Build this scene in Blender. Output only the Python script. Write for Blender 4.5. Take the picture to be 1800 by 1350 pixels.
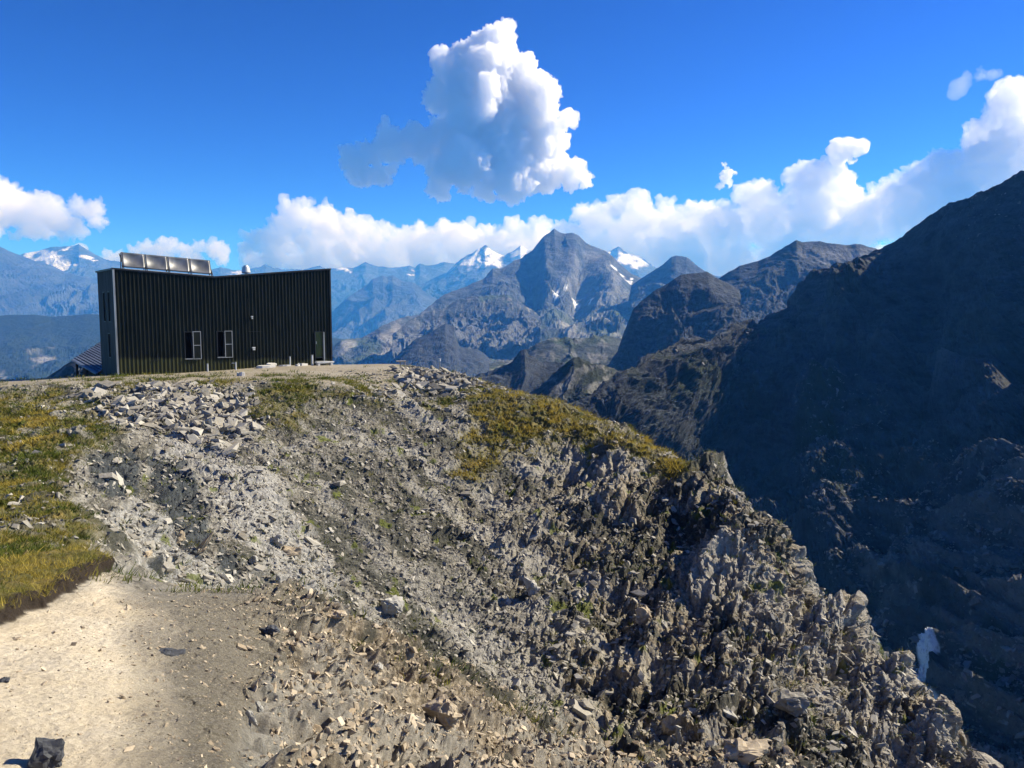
import bpy, bmesh, math, random
import numpy as np
from mathutils import Vector, Matrix

for o in list(bpy.data.objects):
    bpy.data.objects.remove(o)
S = bpy.context.scene
COL = S.collection
F32 = np.float32

# ------------------------------------------------------------ camera, sky, sun, exposure
PITCH = math.radians(5.5); FPX = 1400.0; CX, CY = 900.0, 675.0
cd = bpy.data.cameras.new('camera'); cam = bpy.data.objects.new('camera', cd); COL.objects.link(cam)
cd.sensor_width = 36.0; cd.lens = 28.0; cd.clip_start = 0.1; cd.clip_end = 200000.0
cam.location = (0, 0, 0); cam.rotation_euler = (math.radians(90) - PITCH, 0, 0)
S.camera = cam
SUN_EL, SUN_AZ = math.radians(36), math.radians(71)      # azimuth measured from the view direction (+y) to the right (+x)
w = bpy.data.worlds.new('World'); S.world = w; w.use_nodes = True
nt = w.node_tree; nt.nodes.clear()
sky = nt.nodes.new('ShaderNodeTexSky'); sky.sky_type = 'NISHITA'; sky.sun_disc = False
sky.sun_elevation = SUN_EL; sky.sun_rotation = SUN_AZ
sky.altitude = 3500; sky.air_density = 1.0; sky.dust_density = 0.8; sky.ozone_density = 3.0
bg = nt.nodes.new('ShaderNodeBackground'); bg.inputs['Strength'].default_value = 0.05
wo = nt.nodes.new('ShaderNodeOutputWorld')
hs = nt.nodes.new('ShaderNodeHueSaturation'); hs.inputs['Saturation'].default_value = 1.03; hs.inputs['Value'].default_value = 1.0
gm = nt.nodes.new('ShaderNodeMix'); gm.data_type = 'RGBA'; gm.blend_type = 'MULTIPLY'; gm.inputs[0].default_value = 1.0; gm.inputs[7].default_value = (0.36, 0.52, 0.74, 1)
nt.links.new(sky.outputs[0], hs.inputs['Color']); nt.links.new(hs.outputs[0], gm.inputs[6]); ga = nt.nodes.new('ShaderNodeGamma'); ga.inputs[1].default_value = 1.7; nt.links.new(gm.outputs[2], ga.inputs[0]); nt.links.new(ga.outputs[0], bg.inputs[0]); nt.links.new(bg.outputs[0], wo.inputs[0])
sd = bpy.data.lights.new('sun', 'SUN'); sd.energy = 5.0; sd.angle = math.radians(0.5); sd.color = (1.0, 0.94, 0.82)
sun = bpy.data.objects.new('sun', sd); COL.objects.link(sun)
sdir = Vector((math.cos(SUN_EL) * math.sin(SUN_AZ), math.cos(SUN_EL) * math.cos(SUN_AZ), math.sin(SUN_EL)))
sun.rotation_euler = sdir.to_track_quat('Z', 'Y').to_euler()
sun.location = (60, 30, 60)
S.view_settings.view_transform = 'Standard'; S.view_settings.look = 'None'
S.view_settings.gamma = 1; S.view_settings.exposure = 0.88
cy = S.cycles
cy.use_denoising = True; cy.max_bounces = 16; cy.diffuse_bounces = 3; cy.glossy_bounces = 3
cy.transmission_bounces = 4; cy.volume_bounces = 16; cy.transparent_max_bounces = 12
cy.use_adaptive_sampling = True; cy.adaptive_threshold = 0.01
cy.sample_clamp_indirect = 4.0

# ------------------------------------------------------------ numeric helpers
def P(u, v, d):
    """a point the picture shows at (u, v), d metres ahead"""
    u = np.asarray(u, float); v = np.asarray(v, float); d = np.asarray(d, float)
    zc = (CY - v) / FPX
    yy = math.cos(PITCH) + zc * math.sin(PITCH)
    zz = -math.sin(PITCH) + zc * math.cos(PITCH)
    k = d / yy
    return np.stack([(u - CX) / FPX * k, d + 0 * k, zz * k], -1)
def UV(x, y, z):
    f = y * math.cos(PITCH) - z * math.sin(PITCH)
    up = y * math.sin(PITCH) + z * math.cos(PITCH)
    return CX + FPX * x / f, CY - FPX * up / f

_rs = np.random.RandomState(7)
_perm = np.tile(_rs.permutation(1024), 3).astype(np.int32)
_ga = _rs.rand(1024) * 2 * np.pi
_gx, _gy = np.cos(_ga).astype(F32), np.sin(_ga).astype(F32)
_rnd = _rs.rand(1024, 5).astype(F32)
def perlin(x, y, seed=0):
    x = np.asarray(x, F32) + F32(seed * 17.31); y = np.asarray(y, F32) - F32(seed * 9.17)
    xf = np.floor(x); yf = np.floor(y)
    xi = xf.astype(np.int32) & 1023; yi = yf.astype(np.int32) & 1023
    fx = x - xf; fy = y - yf
    ux = fx * fx * fx * (fx * (fx * 6 - 15) + 10); uy = fy * fy * fy * (fy * (fy * 6 - 15) + 10)
    def g(i, j, dx, dy):
        h = _perm[_perm[(xi + i) & 1023] + ((yi + j) & 1023)]
        return _gx[h] * dx + _gy[h] * dy
    a = g(0, 0, fx, fy); b = g(1, 0, fx - 1, fy); c = g(0, 1, fx, fy - 1); d = g(1, 1, fx - 1, fy - 1)
    a = a + ux * (b - a); c = c + ux * (d - c)
    return (a + uy * (c - a)) * 1.5
def fbm(x, y, o=5, seed=0, gain=0.5):
    r = 0; a = 1.0; f = 1.0
    for i in range(o):
        r = r + a * perlin(x * f, y * f, seed + i); a *= gain; f *= 2.03
    return r
def ridged(x, y, o=5, seed=0, gain=0.5):
    r = 0; a = 1.0; f = 1.0
    for i in range(o):
        n = 1 - np.abs(perlin(x * f, y * f, seed + i)) * 1.6
        r = r + a * n * n; a *= gain; f *= 2.07
    return r - 0.9
def slabs(x, y, seed=0, tilt=1.0):
    """broken-stone cells: every cell a tilted plane of its own; returns height, edge distance, cell random"""
    x = np.asarray(x, F32) + F32(seed * 5.7); y = np.asarray(y, F32) + F32(seed * 3.3)
    xf = np.floor(x); yf = np.floor(y)
    xi = xf.astype(np.int32); yi = yf.astype(np.int32)
    f1 = np.full(x.shape, 9, F32); f2 = np.full(x.shape, 9, F32); H = np.zeros(x.shape, F32); R = np.zeros(x.shape, F32)
    for i in (-1, 0, 1):
        for j in (-1, 0, 1):
            h = _perm[_perm[(xi + i) & 1023] + ((yi + j) & 1023)]
            r = _rnd[h]
            dx = x - (xf + i + r[..., 0]); dy = y - (yf + j + r[..., 1])
            d = dx * dx + dy * dy
            new = d < f1
            f2 = np.where(new, f1, np.minimum(f2, d))
            H = np.where(new, (r[..., 2] - .5) + tilt * ((r[..., 3] - .5) * dx + (r[..., 4] - .5) * dy) * 2, H)
            R = np.where(new, r[..., 2], R)
            f1 = np.where(new, d, f1)
    return H, np.sqrt(f2) - np.sqrt(f1), R
def sstep(a, b, x):
    t = np.clip((x - a) / (b - a), 0, 1); return t * t * (3 - 2 * t)
def inpoly(u, v, poly):
    ins = np.zeros(np.shape(u), bool); n = len(poly)
    for i in range(n):
        x1, y1 = poly[i]; x2, y2 = poly[(i + 1) % n]
        if y1 == y2: continue
        c = ((y1 > v) != (y2 > v)) & (u < (x2 - x1) * (v - y1) / (y2 - y1) + x1)
        ins ^= c
    return ins
def segdist(u, v, pts):
    best = np.full(np.shape(u), 1e9, F32)
    for (x1, y1), (x2, y2) in zip(pts[:-1], pts[1:]):
        L = (x2 - x1) ** 2 + (y2 - y1) ** 2
        t = np.clip(((u - x1) * (x2 - x1) + (v - y1) * (y2 - y1)) / L, 0, 1)
        best = np.minimum(best, np.hypot(u - x1 - t * (x2 - x1), v - y1 - t * (y2 - y1)))
    return best
def polymask(u, v, poly, soft):
    """1 inside, fading over 'soft' on both sides of the edge"""
    d = segdist(u, v, list(poly) + [poly[0]])
    d = np.where(inpoly(u, v, poly), d, -d)
    return sstep(-soft, soft, d)

# ------------------------------------------------------------ object helpers
def tag(o, label=None, cat=None, group=None, kind=None):
    if label: o['label'] = label
    if cat: o['category'] = cat
    if group: o['group'] = group
    if kind: o['kind'] = kind
    return o
def link(name, me, mat=None, parent=None):
    o = bpy.data.objects.new(name, me); COL.objects.link(o)
    if mat is not None: me.materials.append(mat)
    if parent is not None: o.parent = parent
    return o
def empty(name, loc, rz=0):
    o = bpy.data.objects.new(name, None); COL.objects.link(o)
    o.location = loc; o.rotation_euler = (0, 0, rz); o.empty_display_size = 0.3
    return o
def mesh_from(name, co, faces, smooth=False):
    """co (n,3), faces (m,k) arrays of one polygon size"""
    me = bpy.data.meshes.new(name)
    co = np.ascontiguousarray(co, F32); faces = np.ascontiguousarray(faces, np.int32)
    m, k = faces.shape
    me.vertices.add(len(co)); me.vertices.foreach_set('co', co.ravel())
    me.loops.add(m * k); me.loops.foreach_set('vertex_index', faces.ravel())
    me.polygons.add(m); me.polygons.foreach_set('loop_start', np.arange(0, m * k, k, dtype=np.int32))
    me.polygons.foreach_set('use_smooth', np.full(m, smooth))
    me.update(calc_edges=True)
    return me
def grid_mesh(name, co, smooth=False):
    nr, nc = co.shape[:2]
    idx = np.arange(nr * nc, dtype=np.int32).reshape(nr, nc)
    f = np.stack([idx[:-1, :-1], idx[:-1, 1:], idx[1:, 1:], idx[1:, :-1]], -1).reshape(-1, 4)
    return mesh_from(name, co.reshape(-1, 3), f, smooth)
def attr(me, name, vals):
    a = me.attributes.new(name, 'FLOAT', 'POINT'); a.data.foreach_set('value', np.ascontiguousarray(vals, F32).ravel())

# ------------------------------------------------------------ material helpers
class NB:
    """small node builder"""
    def __init__(s, name):
        s.m = bpy.data.materials.new(name); s.m.use_nodes = True; s.t = s.m.node_tree
        s.b = s.t.nodes['Principled BSDF']; s.b.inputs['Specular IOR Level'].default_value = 0.25
        s.tc = s.t.nodes.new('ShaderNodeTexCoord'); s.co = s.tc.outputs['Object']
    def n(s, typ, **kw):
        nd = s.t.nodes.new(typ)
        for k, v in kw.items(): setattr(nd, k, v)
        return nd
    def l(s, a, b): s.t.links.new(a, b)
    def inp(s, sock, v):
        if hasattr(v, 'links') or isinstance(v, bpy.types.NodeSocket): s.l(v, sock)
        else: sock.default_value = v
    def map(s, scale=(1, 1, 1), rot=(0, 0, 0)):
        m = s.n('ShaderNodeMapping'); m.inputs['Scale'].default_value = scale; m.inputs['Rotation'].default_value = rot
        s.l(s.co, m.inputs['Vector']); return m.outputs[0]
    def noise(s, scale, detail=6, rough=0.6, vec=None, dist=0.0):
        n = s.n('ShaderNodeTexNoise'); n.inputs['Scale'].default_value = scale; n.inputs['Detail'].default_value = detail
        n.inputs['Roughness'].default_value = rough; n.inputs['Distortion'].default_value = dist
        s.l(vec or s.co, n.inputs['Vector']); return n.outputs['Fac']
    def voro(s, scale, vec=None, feature='F1', out='Color', rand=1.0):
        n = s.n('ShaderNodeTexVoronoi', feature=feature); n.inputs['Scale'].default_value = scale
        n.inputs['Randomness'].default_value = rand
        s.l(vec or s.co, n.inputs['Vector']); return n.outputs[out]
    def ramp(s, fac, stops, interp='LINEAR'):
        r = s.n('ShaderNodeValToRGB'); r.color_ramp.interpolation = interp
        e = r.color_ramp.elements
        while len(e) < len(stops): e.new(0.5)
        for el, (p, c) in zip(e, stops):
            el.position = p; el.color = (c, c, c, 1) if isinstance(c, (int, float)) else (*c, 1)
        s.inp(r.inputs[0], fac); return r.outputs[0]
    def mix(s, fac, a, b, mode='MIX'):
        m = s.n('ShaderNodeMix', data_type='RGBA', blend_type=mode)
        for sock, v in ((m.inputs[0], fac), (m.inputs[6], a), (m.inputs[7], b)):
            if isinstance(v, tuple) and len(v) == 3: v = (*v, 1)
            s.inp(sock, v)
        return m.outputs[2]
    def math(s, op, a, b=0.0, clamp=False):
        m = s.n('ShaderNodeMath', operation=op, use_clamp=clamp); s.inp(m.inputs[0], a); s.inp(m.inputs[1], b); return m.outputs[0]
    def at(s, name):
        a = s.n('ShaderNodeAttribute', attribute_name=name); return a.outputs['Fac']
    def bump(s, h, dist=0.05, strength=1.0, prev=None):
        b = s.n('ShaderNodeBump'); b.inputs['Strength'].default_value = strength; b.inputs['Distance'].default_value = dist
        s.inp(b.inputs['Height'], h)
        if prev is not None: s.l(prev, b.inputs['Normal'])
        return b.outputs[0]
    def done(s, col=None, rough=0.9, normal=None, metal=None):
        if col is not None: s.inp(s.b.inputs['Base Color'], (*col, 1) if isinstance(col, tuple) and len(col) == 3 else col)
        s.inp(s.b.inputs['Roughness'], rough)
        if metal is not None: s.inp(s.b.inputs['Metallic'], metal)
        if normal is not None: s.l(normal, s.b.inputs['Normal'])
        return s.m

def hill_material():
    k = NB('hillside_rock')
    big = k.noise(0.35, 4, 0.5)
    str_v = k.map((1.0, 1.0, 1.0), (0.5, -0.9, 0.4))
    strm = k.map((0.9, 6.0, 0.9), (0.4, 0.5, 0.7))
    fine = k.noise(9.0, 10, 0.75)
    med = k.noise(1.7, 8, 0.7)
    stra = k.noise(1.6, 8, 0.7, strm)
    chips = k.voro(7.0, str_v); chips2 = k.voro(19.0, str_v)
    sep = k.n('ShaderNodeSeparateColor'); k.l(chips, sep.inputs[0])
    sep2 = k.n('ShaderNodeSeparateColor'); k.l(chips2, sep2.inputs[0])
    grey = k.ramp(fine, [(0.32, (0.014, 0.014, 0.013)), (0.5, (0.085, 0.083, 0.072)), (0.7, (0.36, 0.345, 0.295))])
    grey = k.mix(k.math('MULTIPLY', sep.outputs[0], 0.5), grey, k.mix(sep2.outputs[1], (0.035, 0.035, 0.03), (0.42, 0.40, 0.335)))
    brown = k.ramp(fine, [(0.25, (0.03, 0.023, 0.016)), (0.5, (0.21, 0.17, 0.115)), (0.72, (0.60, 0.51, 0.37))])
    bm = k.math('ADD', k.math('MULTIPLY', k.ramp(stra, [(0.42, 0.0), (0.58, 1.0)]), k.at('brown')), k.math('MAXIMUM', k.math('SUBTRACT', k.at('brown'), 1.0), 0.0), True)
    col = k.mix(bm, grey, brown)
    tn = k.at('tone')
    col = k.mix(k.ramp(tn, [(0.25, 0.85), (0.5, 0.0)]), col, k.mix(fine, (0.015, 0.017, 0.013), (0.075, 0.076, 0.06)))
    col = k.mix(k.ramp(tn, [(0.55, 0.0), (0.85, 0.55)]), col, k.mix(fine, (0.15, 0.145, 0.13), (0.52, 0.50, 0.44)))
    # dark bedrock faces
    dark = k.ramp(fine, [(0.3, (0.025, 0.029, 0.031)), (0.7, (0.10, 0.11, 0.112))])
    col = k.mix(k.at('dark'), col, dark)
    # pale scree
    pale = k.ramp(fine, [(0.27, (0.09, 0.09, 0.08)), (0.5, (0.31, 0.30, 0.27)), (0.75, (0.62, 0.605, 0.55))])
    pale = k.mix(k.math('MULTIPLY', sep2.outputs[0], 0.4), pale, (0.22, 0.22, 0.22))
    col = k.mix(k.at('pale'), col, pale)
    # sandy path
    sand = k.ramp(k.noise(26, 8, 0.8), [(0.25, (0.34, 0.28, 0.19)), (0.45, (0.62, 0.54, 0.40)), (0.75, (0.82, 0.74, 0.59))])
    sand = k.mix(k.ramp(k.noise(1.1, 5, 0.6), [(0.4, 0.0), (0.7, 0.7)]), sand, (0.60, 0.50, 0.34))
    col = k.mix(k.at('sand'), col, sand)
    gr = k.ramp(k.noise(60, 6, 0.8), [(0.3, (0.08, 0.072, 0.055)), (0.55, (0.19, 0.17, 0.13)), (0.75, (0.42, 0.39, 0.32))])
    col = k.mix(k.at('gravel'), col, gr)
    soil = k.ramp(med, [(0.3, (0.05, 0.055, 0.018)), (0.5, (0.13, 0.115, 0.03)), (0.7, (0.24, 0.17, 0.05))])
    soil = k.mix(k.ramp(fine, [(0.45, 0.0), (0.6, 0.6)]), soil, (0.05, 0.045, 0.025))
    col = k.mix(k.at('grass'), col, soil)
    moss = k.mix(k.noise(4, 4), (0.05, 0.075, 0.015), (0.15, 0.16, 0.02))
    col = k.mix(k.at('moss'), col, moss)
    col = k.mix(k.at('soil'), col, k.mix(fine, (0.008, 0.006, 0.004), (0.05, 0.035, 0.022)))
    n1 = k.bump(fine, 0.05, 0.9)
    n2 = k.bump(sep.outputs[1], 0.03, 0.5, n1)
    n3 = k.bump(k.noise(70, 6, 0.8), 0.012, 0.8, n2)
    return k.done(col, 0.85, n3)

# ------------------------------------------------------------ the near hillside
def z_at(v):          # tan of the depression at picture row v
    zc = (CY - v) / FPX
    return (-math.sin(PITCH) + zc * math.cos(PITCH)) / (math.cos(PITCH) + zc * math.sin(PITCH))
CP = []               # (s, y, z/y)
def cp(u, v, d):
    p = P(u, v, d); CP.append((p[0] / p[1], d, p[2] / d))
def cz(u, d, z):
    CP.append(((u - CX) / FPX, d, z / d))
for a in [(-150,1350,3.1),(0,1350,3.2),(225,1350,3.3),(450,1350,3.7),(560,1350,4.3),(700,1350,5.2),(850,1350,6.3),(1000,1350,7.5),
          (0,1200,4.6),(-150,1200,4.5),(200,1200,4.9),(350,1200,5.4),(480,1200,6.2),(620,1220,7.5),(750,1250,8.5),(860,1262,9.2),
          (0,1120,6.1),(100,1080,7.3),(190,1045,8.2),(300,1057,8.6),(400,1052,9.2),(520,1042,10.2),(600,1090,10.8),(700,1132,10.8),
          (800,1185,10.4),(880,1225,10.2),(1000,1290,9.6),(1150,1336,9.0),(1300,1318,8.6),(1400,1340,8.4),
          (-150,1050,8.0),(0,1045,8.0),
          (-150,1000,12.5),(0,1000,12.5),(0,900,22),(0,800,32),(0,720,41),(0,684,48),(0,668,57),(-150,900,22),(-150,684,48),(-150,668,57),
          (150,985,13),(150,900,21),(150,800,31),(150,720,40),(150,684,47),(150,661,57),
          (300,690,45),(300,800,35.5),(300,900,29),(300,1000,24),(300,1040,22.5),(300,658,56),
          (450,690,46),(450,800,37),(450,900,31.5),(450,1000,27.5),(450,1038,26),(450,654,58),
          (600,650,60),(600,683,48.5),(600,800,40),(600,900,35),(600,1000,31),(600,1080,28.5),
          (720,650,60),(800,660,58.5),(800,695,51),(800,800,43.5),(800,900,38.5),(800,1000,34.5),(800,1100,31),(800,1180,28.5),
          (1000,712,50),(1000,800,44),(1000,900,39),(1000,1000,35),(1000,1100,31.5),(1000,1200,28.5),(1000,1290,26),
          (1200,798,44),(1200,900,38.5),(1200,1000,34),(1200,1100,30.5),(1200,1200,27.5),(1200,1320,24.5),
          (1400,975,36),(1400,1050,32.5),(1400,1150,29),(1400,1250,26),(1400,1350,23.8),
          (1500,1082,32.5),(1500,1200,28.5),(1500,1350,24.2),(1600,1162,29.5),(1600,1250,27),(1600,1350,24.5),(1680,1262,27),(1680,1350,24.8),(1740,1352,25),
          (880,680,55),(1100,750,47),(1280,832,41),(1340,905,38.5)]:
    cp(*a)
for a in [(1500,8,-5.6),(1650,7.5,-6.4),(1900,7,-6.6),(1200,4,-3.4),(1600,4,-3.7),(1900,3,-3.2),(300,1.6,-1.55),(900,2,-1.9),(1500,2,-2.2),(-150,1.6,-1.6),(900,4,-2.7),
          (300,14,-6.3),(450,16,-8.0),(600,17,-9.3),(800,18,-10.6),(1000,17,-11.2),(1200,16,-11.5),(1400,15,-11.5),(1600,15,-11.2),(1800,15,-11.5),
          (1800,24,-16.5),(1950,24,-19),(1950,14,-12)]:
    cz(*a)
for u, v, d in [(880,680,55),(1000,712,50),(1100,750,47),(1200,798,44),(1280,832,41),(1340,905,38.5),(1400,975,36),(1500,1082,32.5),(1600,1162,29.5),(1680,1262,27),(1740,1352,25)]:
    z = z_at(v) * d
    cz(u, d * 1.07, z - 2.2); cz(u, d * 1.3, z - 12); cz(u, d * 2.2, z - 45); cz(u, d * 5, z - 130)
for u in (-150, 150, 450, 650):
    cz(u, 68, -5.0 if u > 170 else -6.6); cz(u, 80, -9.5); cz(u, 120, -35); cz(u, 260, -130)
cz(760, 66, -5.6); cz(760, 80, -14); cz(760, 120, -40); cz(1950, 60, -55); cz(1950, 150, -140)
CP = np.array(CP)
def _q(s, y): return np.stack([s * 1.6, np.log(y)], -1)
def _ker(a, b):
    d2 = ((a[:, None, :] - b[None]) ** 2).sum(-1) + 1e-12
    return 0.5 * d2 * np.log(d2)
_A = _q(CP[:, 0], CP[:, 1]); _n = len(_A)
_K = _ker(_A, _A) + np.eye(_n) * 2e-5; _Pm = np.c_[np.ones(_n), _A]
_sol = np.linalg.solve(np.block([[_K, _Pm], [_Pm.T, np.zeros((3, 3))]]), np.r_[CP[:, 2], np.zeros(3)])
def base_f(s, y):
    q = _q(s.ravel(), y.ravel()); out = np.empty(len(q))
    for i in range(0, len(q), 20000):
        c = q[i:i + 20000]
        out[i:i + 20000] = _ker(c, _A) @ _sol[:_n] + np.c_[np.ones(len(c)), c] @ _sol[_n:]
    return out.reshape(s.shape)
S0, S1 = -0.78, 0.78
Y0, Y1 = 1.3, 260.0
_cs = np.linspace(S0, S1, 170); _cy = np.linspace(math.log(Y0), math.log(Y1), 330)
_BF = base_f(*[g for g in np.meshgrid(_cs, np.exp(_cy))])
def base_z(s, y):
    a = (s - S0) / (S1 - S0) * (len(_cs) - 1); b = (np.log(y) - _cy[0]) / (_cy[-1] - _cy[0]) * (len(_cy) - 1)
    a = np.clip(a, 0, len(_cs) - 1.001); b = np.clip(b, 0, len(_cy) - 1.001)
    i = a.astype(int); j = b.astype(int); fa = a - i; fb = b - j
    f = (_BF[j, i] * (1 - fa) + _BF[j, i + 1] * fa) * (1 - fb) + (_BF[j + 1, i] * (1 - fa) + _BF[j + 1, i + 1] * fa) * fb
    return f * y

LIP = [(-200,1128),(0,1092),(60,1068),(110,1040),(160,1012),(200,992),(222,985)]
def masks(x, y, z):
    """what covers the ground, from smooth world position"""
    u, v = UV(x, y, z)
    wn = fbm(x * 0.45, y * 0.45, 5, 31); wf = fbm(x * 2.2, y * 2.2, 4, 37)
    uw = u + 26 * wn + 10 * wf; vw = v + 20 * fbm(x * 0.45, y * 0.45, 4, 41) + 8 * wf
    near = (y < 12.5).astype(F32); far = 1 - near
    M = {}
    sand = polymask(u + 14 * wf, v + 14 * wn, [(-400,1100),(0,1096),(70,1066),(120,1045),(175,1010),(225,1040),(290,1060),(330,1110),(300,1180),(330,1250),(330,1500),(-400,1500)], 22) * near
    sand = sand * (1 - 0.55 * sstep(180, 340, u + 40 * wn) * near)
    grav = polymask(u + 10 * wf, v + 10 * wf, [(200,1042),(420,1035),(540,1030),(540,1120),(470,1200),(420,1300),(380,1500),(180,1500),(230,1180)], 30) * near * (1 - sand * .6)
    plateau = sstep(-1, 1.5, y - (49.0 + 0.0 * x)) * sstep(710, 690, u) * far
    plateau = np.maximum(plateau, sstep(43, 47, y + 1.5 * wn) * sstep(330, 150, u) * sstep(682, 674, v + 4 * wn))
    M['plateau'] = plateau
    M['sand'] = np.clip(sand + 0.5 * plateau, 0, 1)
    M['gravel'] = np.clip(grav + .45 * plateau, 0, 1)
    gl = polymask(uw, vw, [(-300,690),(60,690),(170,722),(215,760),(120,830),(150,900),(165,985),(100,1010),(-300,1060)], 26) * (y > 8.0)
    ub, vb = u + 7 * wf, v + 5 * wf + 3 * fbm(x * 7, y * 7, 2, 43)
    bank = (polymask(ub, vb, [(-400,1000),(0,1000),(215,960),(228,984),(200,994),(160,1014),(110,1042),(60,1070),(0,1094),(-400,1180)], 4.5)) * near * (y > 5.2)
    gr = polymask(uw, vw, [(825,685),(880,666),(1000,698),(1100,735),(1215,792),(1205,835),(1120,815),(1080,790),(1000,770),(950,800),(850,840),(815,870),(800,800),(840,745)], 26) * far
    gt = polymask(uw, vw, [(430,690),(520,672),(640,680),(660,705),(560,715),(520,760),(450,770),(440,720)], 22) * far * 0.75
    g5 = polymask(uw, vw, [(640,662),(830,690),(850,720),(760,725),(650,700)], 8) * far * sstep(0.0, 0.35, wf + wn) * .8
    gtop = sstep(0.05, 0.4, wn + 0.5 * wf) * polymask(u, v, [(60,672),(200,658),(700,662),(700,690),(400,690),(200,700),(60,700)], 5) * far * .8
    M['bank'] = bank
    hole = sstep(-.45, -.1, fbm(x * 1.1, y * 1.1, 4, 45)) * sstep(-.6, -.2, fbm(x * .35, y * .35, 3, 46) + .3 * wf)
    gl = gl * (.25 + .75 * hole); gr = gr * (.5 + .5 * hole); gt = gt * (.1 + .9 * hole); g5 = g5 * hole
    M['grass'] = np.clip(gl + bank + gr + gt + gtop + g5, 0, 1)
    M['gold'] = np.clip(gr + bank + gl * sstep(-.1, .5, wn), 0, 1)
    rub = polymask(uw, vw, [(120,690),(300,672),(450,690),(460,760),(400,800),(300,760),(200,745)], 14) + polymask(uw, v + 4 * wf, [(600,655),(720,648),(800,655),(890,680),(870,700),(760,690),(640,700)], 6)
    M['rubble'] = np.clip(rub, 0, 1) * far * (1 - M['grass'])
    pale = polymask(uw, vw, [(290,770),(350,740),(420,800),(520,880),(600,960),(580,1060),(520,1060),(430,980),(390,900),(330,830)], 16) * far * 0.9
    pale += polymask(uw, vw, [(180,890),(240,870),(300,960),(400,1020),(400,1050),(320,1050),(240,1000)], 10) * far * .8
    pale += .35 * polymask(uw, vw, [(600,900),(780,1010),(880,1100),(980,1250),(880,1200),(740,1080)], 30) * far
    M['pale'] = np.clip(pale, 0, 1) * (1 - M['grass'])
    dk = np.zeros_like(x)
    for pl in [[(250,800),(300,790),(345,850),(370,900),(350,960),(300,960),(290,900)], [(385,830),(440,850),(455,890),(420,890)], [(255,920),(365,900),(375,940),(330,1020),(250,1015)],
               [(380,960),(420,985),(425,1020),(385,1010)], [(480,980),(540,980),(545,1060),(500,1040)], [(150,800),(240,790),(245,860),(180,880)], [(430,910),(500,915),(520,960),(460,940)]]:
        dk = np.maximum(dk, polymask(u + 6 * wf, v + 6 * wf, pl, 6))
    M['dark'] = dk * far
    nb = near * sstep(400, 540, u + 40 * wf)
    spur = far * sstep(820, 1150, u + 60 * wn) 
    M['brown'] = np.clip(0.9 * nb + 0.75 * spur + 0.25, 0, 1) + .75 * near * polymask(u + 30 * wf, v + 20 * wn, [(560,1080),(700,1120),(800,1180),(900,1230),(930,1400),(560,1400),(500,1180)], 30) + .35 * spur * sstep(-.1, .5, fbm(x * .35, y * .2, 4, 97))
    M['moss'] = sstep(0.62, 0.8, fbm(x * 0.8, y * 0.8, 4, 91)) * 0.8 * far * (1 - M['sand'])
    al = x * .8 - y * .6; ac = x * .6 + y * .8
    M['tone'] = np.clip(.5 + .75 * fbm(ac * .55 + .4 * wn, al * .09, 6, 95, .6) + .25 * fbm(x * .12, y * .12, 3, 96) + .16 * spur, 0, 1)
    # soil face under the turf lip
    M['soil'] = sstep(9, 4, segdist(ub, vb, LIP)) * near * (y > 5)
    M['spur'] = spur; M['nearrock'] = nb
    return M, u, v, wn, wf

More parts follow.
